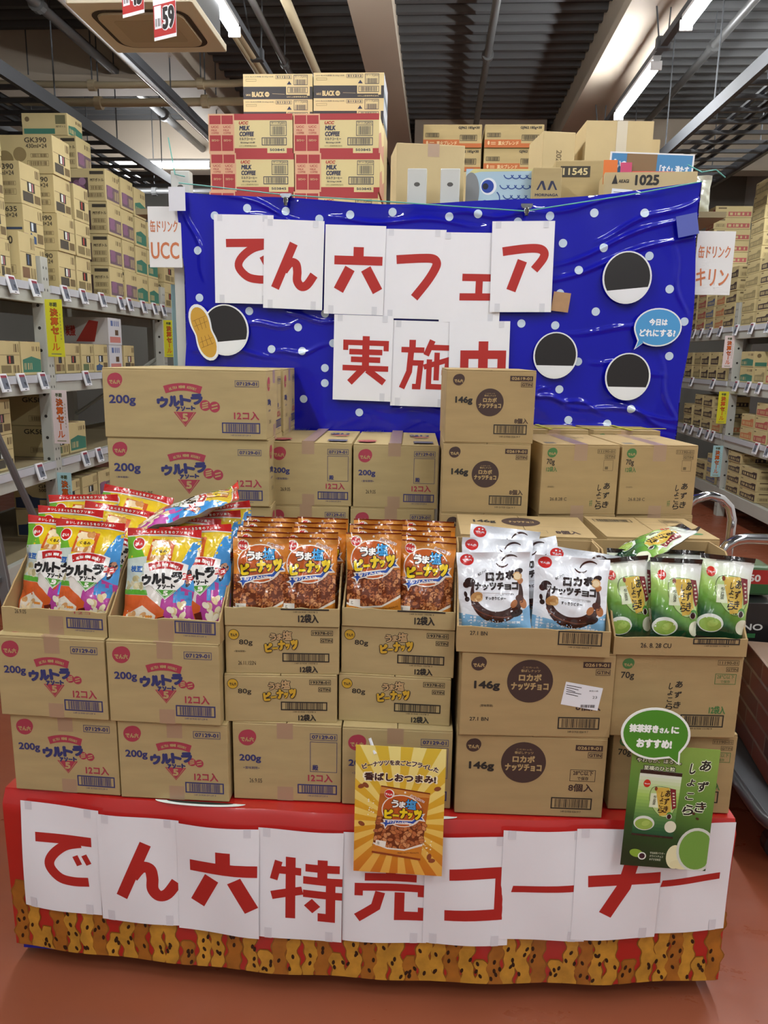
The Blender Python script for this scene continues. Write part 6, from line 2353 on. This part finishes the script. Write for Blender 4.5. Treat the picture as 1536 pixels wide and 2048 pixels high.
for i, x in enumerate((-.762, -.440)):
    carton2(None, .315, .26, .494, (x, 3.645, zb_), 0, 'tall brown carton hidden behind the milk coffee, %s' % ('tube side' if i == 0 else 'beam side'))
    for lev in range(2):
        place('coffee_carton', [('body', bbody), ('front_print', BLKC), ('side_print', BS)], TRS((x, 3.645 - .01 * i, zb_ + .496 + lev * BH), D(.5)),
              'cream carton with black band, %s of the pile %s' % (['lower one', 'upper one'][lev], 'nearer the air conditioner' if i == 0 else 'nearer the roof beam'), 'carton', 'black coffee cartons at the very top')
# orange-band cartons
GWD, GHT = .278, .104
a = Art(GWD, GHT)
ORB = ink('#b5622f')
a.rect(0, 0, 1, .34, ORB, 1)
a.poly([(.62, .18), (.62, .34), (1, .34), (1, .18)], ink('#b9a070', .8), 2)
a.text('GJ962 185g×30', .6, .76, .96, .9, BLK, 1, .04, nb=5)
a.bars(.04, .44, .27, .62, BLK, 1, 2, .0018, 16)
a.bars(.63, .28, .92, .54, BLK, 3, 3, .002, 22)
a.text('直火ブレンド', .23, .1, .58, .28, ink('#d9b98a'), 2, .04, nb=5)
a.disc(.07, .2, .005, ink('#d9b98a'), 2, .009)
a.rect(.11, .13, .19, .16, ink('#d9b98a'), 2)
a.rect(.11, .2, .19, .23, ink('#d9b98a'), 2)
GJ = fmesh(a)
gbody = boxmesh('body', (-GWD / 2, 0, 0), (GWD / 2, .26, GHT - .002), CARD, .003)
for i, x in enumerate((.030, .322)):
    carton2(None, .278, .26, .35, (x, 3.88, zb_), 0, 'plain brown carton hidden under the orange-banded ones, %s' % ('beam side' if i == 0 else 'open box side'))
    for lev in range(2):
        place('coffee_carton', [('body', gbody), ('front_print', GJ)], TRS((x, 3.88 - .005 * lev, zb_ + .352 + lev * GHT), D(.4)),
              'brown carton with orange band, %s, %s' % (['lower', 'upper'][lev], 'half behind the big plain box' if i == 0 else 'beside the tall open box'), 'carton', 'orange-banded coffee cartons')

# plain box, turned
def turned(w, d, h, x, y, rz, art, label, base=None, tape=None):
    b = boxmesh('body', (-w / 2, 0, 0), (w / 2, d, h), base or CARD2, .004)
    ps = [('body', b)]
    if art:
        ps.append(('front_print', fmesh(art)))
    if tape:
        q = MB()
        q.box((tape - .022, -.0006, h - .045), (tape + .022, d, h + .0006))
        ps.append(('tape', q.mesh('tape', TAPE)))
    return place('carton', ps, TRS((x, y, DZ + .003), D(rz)), label, 'carton')


turned(.262, .2, .262, -.055, 3.06, 10, None, 'big plain brown carton with a bit of tape, behind the banner', None, .01)
# fish package
a = Art(.27, .16)
a.rect(0, 0, 1, 1, ink('#a9c3d2'), 0)
a.poly([(0, .86), (.1, 1), (1, 1), (1, .96), (.2, .94)], ink('#cfc98a'), 1)
a.disc(.07, .5, .032, ink('#7f8182'), 1, .068)
a.disc(.31, .62, .03, ink('#e3e7ea'), 2)
a.disc(.3, .62, .023, ink('#1f3f9c'), 3)
a.disc(.27, .62, .011, ink('#14182c'), 4)
BL2 = ink('#23448f')
a.ring(.27, .2, .014, .017, BL2, 2, 0, 2 * PI, 20, 1.15)
for r in range(4):
    for c in range(5):
        a.ring(.58 + .1 * c - .05 * (r % 2), .9 - .22 * r, .016, .0195, BL2, 2 + (r + c) % 2, -PI / 2 - 1.3, -PI / 2 + 1.3, 12)
a.ring(.36, .35, .028, .032, BL2, 2, -.3, .9, 10)
for i, (v_, f_, m_, L_) in enumerate(a.items):
    a.items[i] = ([(min(max(x, 0), .27), min(max(y, 0), .16)) for x, y in v_], f_, m_, L_)
fp = fmesh(a, 'fish_print')
place('fish_streamer_pack', [('pack', boxmesh('pack', (-.135, 0, 0), (.135, .03, .16), mat('film_clear_blue', '#b4c6d2', .2, coat=1), .008)), ('fish_print', fp, TRS((0, -.0006, 0)))],
      TRS((.214, 3.0, DZ + .003)), 'clear pack with a pale blue fish streamer, standing behind the banner', 'package')
a = Art(.11, .155)
a.text('MORINAGA', .12, .36, .88, .42, NAV, 1, .05)
for s in (-1, 1):
    a.poly([(.5 + s * .02, .5), (.5 + s * .12, .7), (.5 + s * .2, .7), (.5 + s * .34, .5), (.5 + s * .28, .5), (.5 + s * .18, .64), (.5 + s * .1, .5)], NAV, 1)
turned(.105, .1, .155, .372, 2.95, 0, a, 'small brown carton with winged emblem beside the fish pack', CARD)
a = Art(.31, .22)
a.rect(.06, .7, .42, .88, INK, 1)
a.text('11545', .09, .735, .39, .85, CREAM, 2, .04)
turned(.31, .15, .215, .575, 3.1, 0, a, 'brown carton with white number on a black bar', CARD)
b_ = Art(.135, .375)
b_.text('2027.02', .3, .5, .85, .56, INKL, 1, .02)
b_.items = [([(.07 + (y - .2) * 1.0, .27 - (x - .0675) * 1.3) for x, y in v_], f_, m_, L_) for v_, f_, m_, L_ in b_.items]
b_.text('in', .8, .45, .9, .52, INK, 1, .04)
turned(.135, .2, .375, .458, 3.32, 10, b_, 'tall brown carton with a date printed sideways', CARD2)


# tall open box: panels and a hanging flap
def open_box(w, d, h, x, y, rz, label, flap=True, art=None, z=DZ + .003, t=.004):
    ps = [('front_panel', boxmesh('front_panel', (-w / 2, 0, 0), (w / 2, t, h), CARD2)), ('back_panel', boxmesh('back_panel', (-w / 2, d - t, 0), (w / 2, d, h), CARDIN)),
          ('side_panel', boxmesh('side_panel', (-w / 2, t, 0), (-w / 2 + t, d - t, h), CARD2)), ('side_panel', boxmesh('side_panel', (w / 2 - t, t, 0), (w / 2, d - t, h), CARD2)),
          ('bottom_panel', boxmesh('bottom_panel', (-w / 2 + t, t, 0), (w / 2 - t, d - t, t), CARDIN))]
    if art:
        ps.append(('front_print', fmesh(art)))
    if flap:
        ps.append(('flap', boxmesh('flap', (w / 2 - .002, 0, .02), (w / 2 + .04, .004, h - .06), CARD2), TRS((0, .03, 0))))
        ps.append(('flap', boxmesh('flap', (-.02, -.06, 0), (w / 2, -.056, h - .19), CARD2)))
        ps.append(('tape', boxmesh('tape', (-.012, -.0012, h - .18), (.03, 0, h), mat('pale_tape', '#c8bda4', .3))))
    return place('open_carton', ps, TRS((x, y, z), D(rz)), label, 'carton')


open_box(.27, .2, .42, .70, 3.34, 3, 'tall open brown box right under the lit tube')
a = Art(.30, .15)
a.text('1025', .32, .6, .6, .84, BLK, 1, .06)
a.text('AKAGI', .13, .66, .25, .74, BLK, 1, .04)
a.poly([(.05, .64), (.12, .64), (.09, .86)], BLK, 1)
a.line(.25, .46, .97, .44, .002, BLK, 1)
a.poly([(.04, .1), (.28, .06), (.3, .5), (.06, .54)], mat('white_sticker', '#eceef2', .35), 2)
for k in range(5):
    a.line(.08, .46 - .05 * k, .26, .44 - .05 * k, .0015, INK, 3)
a.text('ガリガリ', .3, .2, .62, .38, ink('#3c5a3a'), 1, .1)
open_box(.32, .14, .135, .735, 2.93, -3, 'open brown box printed 1025 holding signs and paper sheets', False, a)
# things in that box
a = Art(.3, .1)
a.rect(.02, .05, .98, .95, ink('#4a88b8'), 0)
a.text('「いつ', .05, .45, .2, .75, ink('#e9eef2'), 1, .04, nb=4)
a.text('「すぐ」満たす', .6, .3, .95, .6, ink('#e9eef2'), 1, .04, nb=4)
a.rect(.2, .05, .56, .95, ink('#8a6d4a'), 2)
place('aisle_sign', [('plate', boxmesh('plate', (-.15, 0, 0), (.15, .004, .1), WHITEP)), ('print', fmesh(a))], TRS((.745, 2.985, DZ + .115), 0, 0, D(2)), 'blue shelf sign with white writing sticking out of the open box', 'sign')
for x, y, w, h, c, lab in ((.60, 2.97, .05, .085, '#d8722a', 'orange paper sheet sticking out of the open box'), (.655, 2.965, .04, .075, '#c4456a', 'pink paper sheet sticking out of the open box'), (.75, 2.955, .15, .042, '#e04a3c', 'bright red paper sheet lying in the open box')):
    single('paper_sheet', boxmesh('paper_sheet', (-w / 2, 0, 0), (w / 2, .002, h), ink(c)), TRS((x, y, DZ + .105), 0, D(-6)), lab, 'paper')
place('paper_bag', bag_parts(.11, .13, .02, 31, Art(.1, .1).__class__(.1, .1) if False else (lambda A: (A.rect(.1, .6, .5, .7, ink('#8fa69c'), 0), A)[1])(Art(.11, .13)), film('#c9cbb8'), .1), TRS((.905, 2.96, DZ + .003)), 'pale crumpled bag at the end of the shelf above the banner', 'bag')

# ---- hanging category plates
def plate(x, y, z, w, h, l1, l2, label, rz=0.):
    a = Art(w, h)
    o = ink('#c8764c')
    a.text(l1, .06, .58, .9, .78, o, 1, .015, nb=5)
    a.text(l2, .06, .14, .92, .42, o, 1, .02, nb=5)
    q = MB()
    q.box((-w / 2, 0, 0), (w / 2, .004, h))
    r = MB()
    r.tube([(0, .002, h), (0, .002, h + .05)], .002, 5)
    place('category_plate', [('plate', q.mesh('plate', mat('plate_white', '#e4e4e2', .3, coat=.6), .001)), ('print', fmesh(a))], TRS((x, y, z), rz), label, 'sign', 'drink category plates')


plate(-1.005, 2.80, 1.905, .122, .21, '缶ドリンク', 'UCC', 'white plate with orange writing beside the bottle rack')
plate(.955, 2.84, 1.835, .13, .215, '缶ドリンク', 'キリン', 'white plate with orange writing beside the can rack')
# aqua sale sheet seen edge-on behind the banner edge
strip(-1.02, 3.0, 1.50, .09, .36, AQU, OR_, 'pale blue bowed sale strip hanging beside the banner edge', .9)

# ---- hanging price cards
def price_card(x, y, z, num, label, rz):
    w, h = .115, .2
    a = Art(w, h)
    a.rect(.0, .0, 1, .04, ink('#eceae8'), 0)
    a.rect(0, .06, 1, .62, ink('#b5302c'), 0)
    a.rect(.05, .2, .36, .6, ink('#e6e4e6'), 1)
    a.text(num, .38, .14, .97, .58, ink('#f0eeec'), 1, .12, nb=10)
    a.text(num, .4, .16, .95, .56, ink('#26201f'), 2, .05)
    a.bars(.09, .24, .32, .38, INK, 2, 3, None, 5)
    q = MB()
    q.box((-w / 2, 0, 0), (w / 2, .002, h))
    r = MB()
    r.tube([(0, .001, h), (0, .001, 1.75)], .0015, 5)
    place('price_card', [('card', q.mesh('card', PAPER)), ('print', fmesh(a)), ('hanging_line', r.mesh('hanging_line', DARKSTEEL))], TRS((x, y, z), rz), label, 'price card', 'hanging price cards')


price_card(-1.105, 3.17, 2.80, '59', 'red price card reading 59 hanging below the air conditioner', D(-24))
price_card(-1.24, 3.2, 2.895, '45', 'red price card cut off by the picture edge, hanging below the air conditioner', D(-24))

# ---- stepladder
AL = mat('aluminium', '#8f8f90', .35, metal=.7)
parts = []
for x0, x1, y0, y1 in ((-2.12, -1.86, 3.32, 3.1), (-2.42, -2.54, 3.32, 3.1)):
    q = MB()
    q.box((-.025, -.012, 0), (.025, .012, 1.5))
    L = math.hypot(x1 - x0, 1.5)
    M = Matrix.Translation((x1, y1, 0)) @ Matrix.Rotation(math.atan2(x0 - x1, 1.45), 4, 'Y') @ Matrix.Rotation(-.13, 4, 'X')
    parts.append(('rail', q.mesh('rail', AL, .003), M))
for k in range(4):
    z = .28 + .29 * k
    t = z / 1.45
    q = MB()
    xa, xb = -1.86 - .26 * t, -2.54 + .12 * t
    q.box((xb, 3.1 + .2 * t - .05, z - .012), (xa, 3.1 + .2 * t + .05, z + .012))
    parts.append(('step', q.mesh('step', AL, .003)))
for x0, x1 in ((-2.13, -1.9), (-2.42, -2.5)):
    q = MB()
    q.tube([(x0, 3.35, 1.45), (x1, 3.85, 0)], .018, 8)
    parts.append(('rear_leg', q.mesh('rear_leg', AL)))
q = MB()
q.box((-2.47, 3.22, 1.44), (-2.1, 3.42, 1.475))
parts.append(('top_plate', q.mesh('top_plate', AL, .004)))
place('stepladder', parts, Matrix.Identity(4), 'grey aluminium stepladder standing before the bottle rack', 'ladder')

# ---- hand trucks and their load
parts = []
DK_ = mat('cart_deck', '#54575a', .4, metal=.3, var=.1, vscale=8)
parts.append(('deck', hplate('deck', [(x + 1.50, y + 2.78) for x, y in rrect(.42, .62, .08)], .17, .2, DK_, .006)))
q = MB()
ol = [(x + 1.50, y + 2.78) for x, y in rrect(.43, .63, .09)]
q.tube([(x, y, .185) for x, y in ol + ol[:1]], .02, 8)
parts.append(('bumper', q.mesh('bumper', mat('bumper_black', '#3a3c3e', .3, coat=.5), smooth=True)))
for x, y in ((1.17, 2.28), (1.83, 2.28), (1.17, 3.28), (1.83, 3.28)):
    q = MB()
    q.tube([(x, y - .018, .06), (x, y + .018, .06)], .06, 16)
    w = q.mesh('wheel', BLACKP)
    q = MB()
    q.box((x - .03, y - .03, .06), (x + .03, y + .03, .17))
    parts.append(('caster', q.mesh('caster', CHROME, .004), None, [('wheel', w)]))
q = MB()
q.tube([(1.02, 2.5, .185), (.955, 2.5, .185), (.955, 2.5, .9)] + [(1.035 - .08 * math.cos(t), 2.5, .95 + .08 * math.sin(t)) for t in (0, .4, .8, 1.2, PI / 2)] + [(1.75, 2.5, 1.03)] + [(1.75 + .08 * math.sin(t), 2.5, .95 + .08 * math.cos(t)) for t in (.5, 1, PI / 2)] + [(1.83, 2.5, .2)], .018, 12)
parts.append(('handle', q.mesh('handle', CHROME, smooth=True)))
place('platform_truck', parts, Matrix.Identity(4), 'dark grey flat platform truck beside the red platform', 'hand truck')
q = MB()
q.tube([(.86, 2.62, .2), (.86, 2.62, 1.07)] + [(.94 - .08 * math.cos(t), 2.62, 1.07 + .08 * math.sin(t)) for t in (.5, 1, PI / 2)] + [(.95, 2.62, 1.15)] + [(.95 + .08 * math.sin(t), 2.62, 1.07 + .08 * math.cos(t)) for t in (.5, 1, PI / 2)] + [(1.03, 2.62, .2)], .016, 12)
parts = [('handle', q.mesh('handle', CHROME, smooth=True)), ('deck', hplate('deck', [(x + .95, y + 2.99) for x, y in rrect(.1, .38, .04)], .15, .2, DK_, .004))]
for x, y in ((.9, 2.75), (1.0, 2.75), (.9, 3.25), (1.0, 3.25)):
    r = MB()
    r.tube([(x, y - .018, .06), (x, y + .018, .06)], .06, 16)
    r.box((x - .03, y - .03, .09), (x + .03, y + .03, .15))
    parts.append(('caster', r.mesh('caster', BLACKP)))
place('hand_cart', parts, Matrix.Identity(4), 'hand cart with a tall bent chrome handle behind the matcha cartons', 'hand truck')
# load
a = Art(.5, .27)
a.text('domino', .06, .6, .3, .75, BLK, 1, .05)
a.bars(.05, .88, .4, .96, BLK, 1, 3, None, 10)
carton2(a, .5, .4, .27, (1.36, 2.86, .202), D(2), 'brown carton on the platform truck under the black box', CARD)
a = Art(.5, .22)
a.rect(0, 0, 1, .1, ink('#2c6a3a'), 1)
a.text('CINO', .1, .5, .35, .62, ink('#d5d5d0'), 1, .04)
a.rect(.1, .36, .3, .44, ink('#2c6a3a'), 1)
carton2(a, .5, .4, .22, (1.36, 2.86, .475), D(2), 'glossy black box with green edge stacked on the platform truck', mat('black_box', '#17171a', .35, coat=.4))
a = Art(.2, .12)
a.rect(0, 0, 1, 1, ink('#a8241e'), 0)
a.rect(0, 0, 1, .4, ink('#2f5a2c'), 1)
a.text('+150', .25, .5, .8, .8, ink('#e9e5e0'), 2, .05)
place('drink_pack', [('pack', boxmesh('pack', (-.1, 0, 0), (.1, .15, .12), mat('pack_green', '#4d6a48', .25, coat=.8), .02)), ('print', a.mesh('print', lambda x, y, e: (x * .86 - .086, -.0004 - e, y * .8 + .012)))], TRS((1.235, 2.93, .7)), 'shrink-wrapped green and red drink pack on the black box', 'drink pack')
# brick-pattern wrapped bale
bw, bd, bh = .36, .42, .37
bq = boxmesh('wrapped_block', (-bw / 2, -bd / 2, 0), (bw / 2, bd / 2, bh), mat('mortar_film', '#8f745f', .3, coat=.7), .01)
bms = [ink('#6d3524', .35), ink('#7c3f2a', .35), ink('#5c2c1e', .35)]
a = Art(1, 1)
b_ = Art(1, 1)
for A_, W2 in ((a, bw), (b_, bd)):
    for r in range(5):
        x = -.11 if r % 2 else 0
        k = 0
        while x < W2:
            x0, x1 = max(x, .006), min(x + .21, W2 - .006)
            if x1 - x0 > .02:
                A_.rect(x0, r * .074 + .008, x1, r * .074 + .07, bms[(r * 3 + k) % 3], 0)
            x += .22
            k += 1
place('wrapped_bale', [('wrapped_block', bq), ('brick_print', a.mesh('brick_print', lambda x, y, e: (x - bw / 2, -bd / 2 - e, y))),
                       ('brick_print', b_.mesh('brick_print', lambda x, y, e: (-bw / 2 - e, bd / 2 - x, y)))], TRS((1.35, 2.55, .203), D(-6)), 'plastic-wrapped block with a printed brick pattern on the platform truck', 'wrapped block')
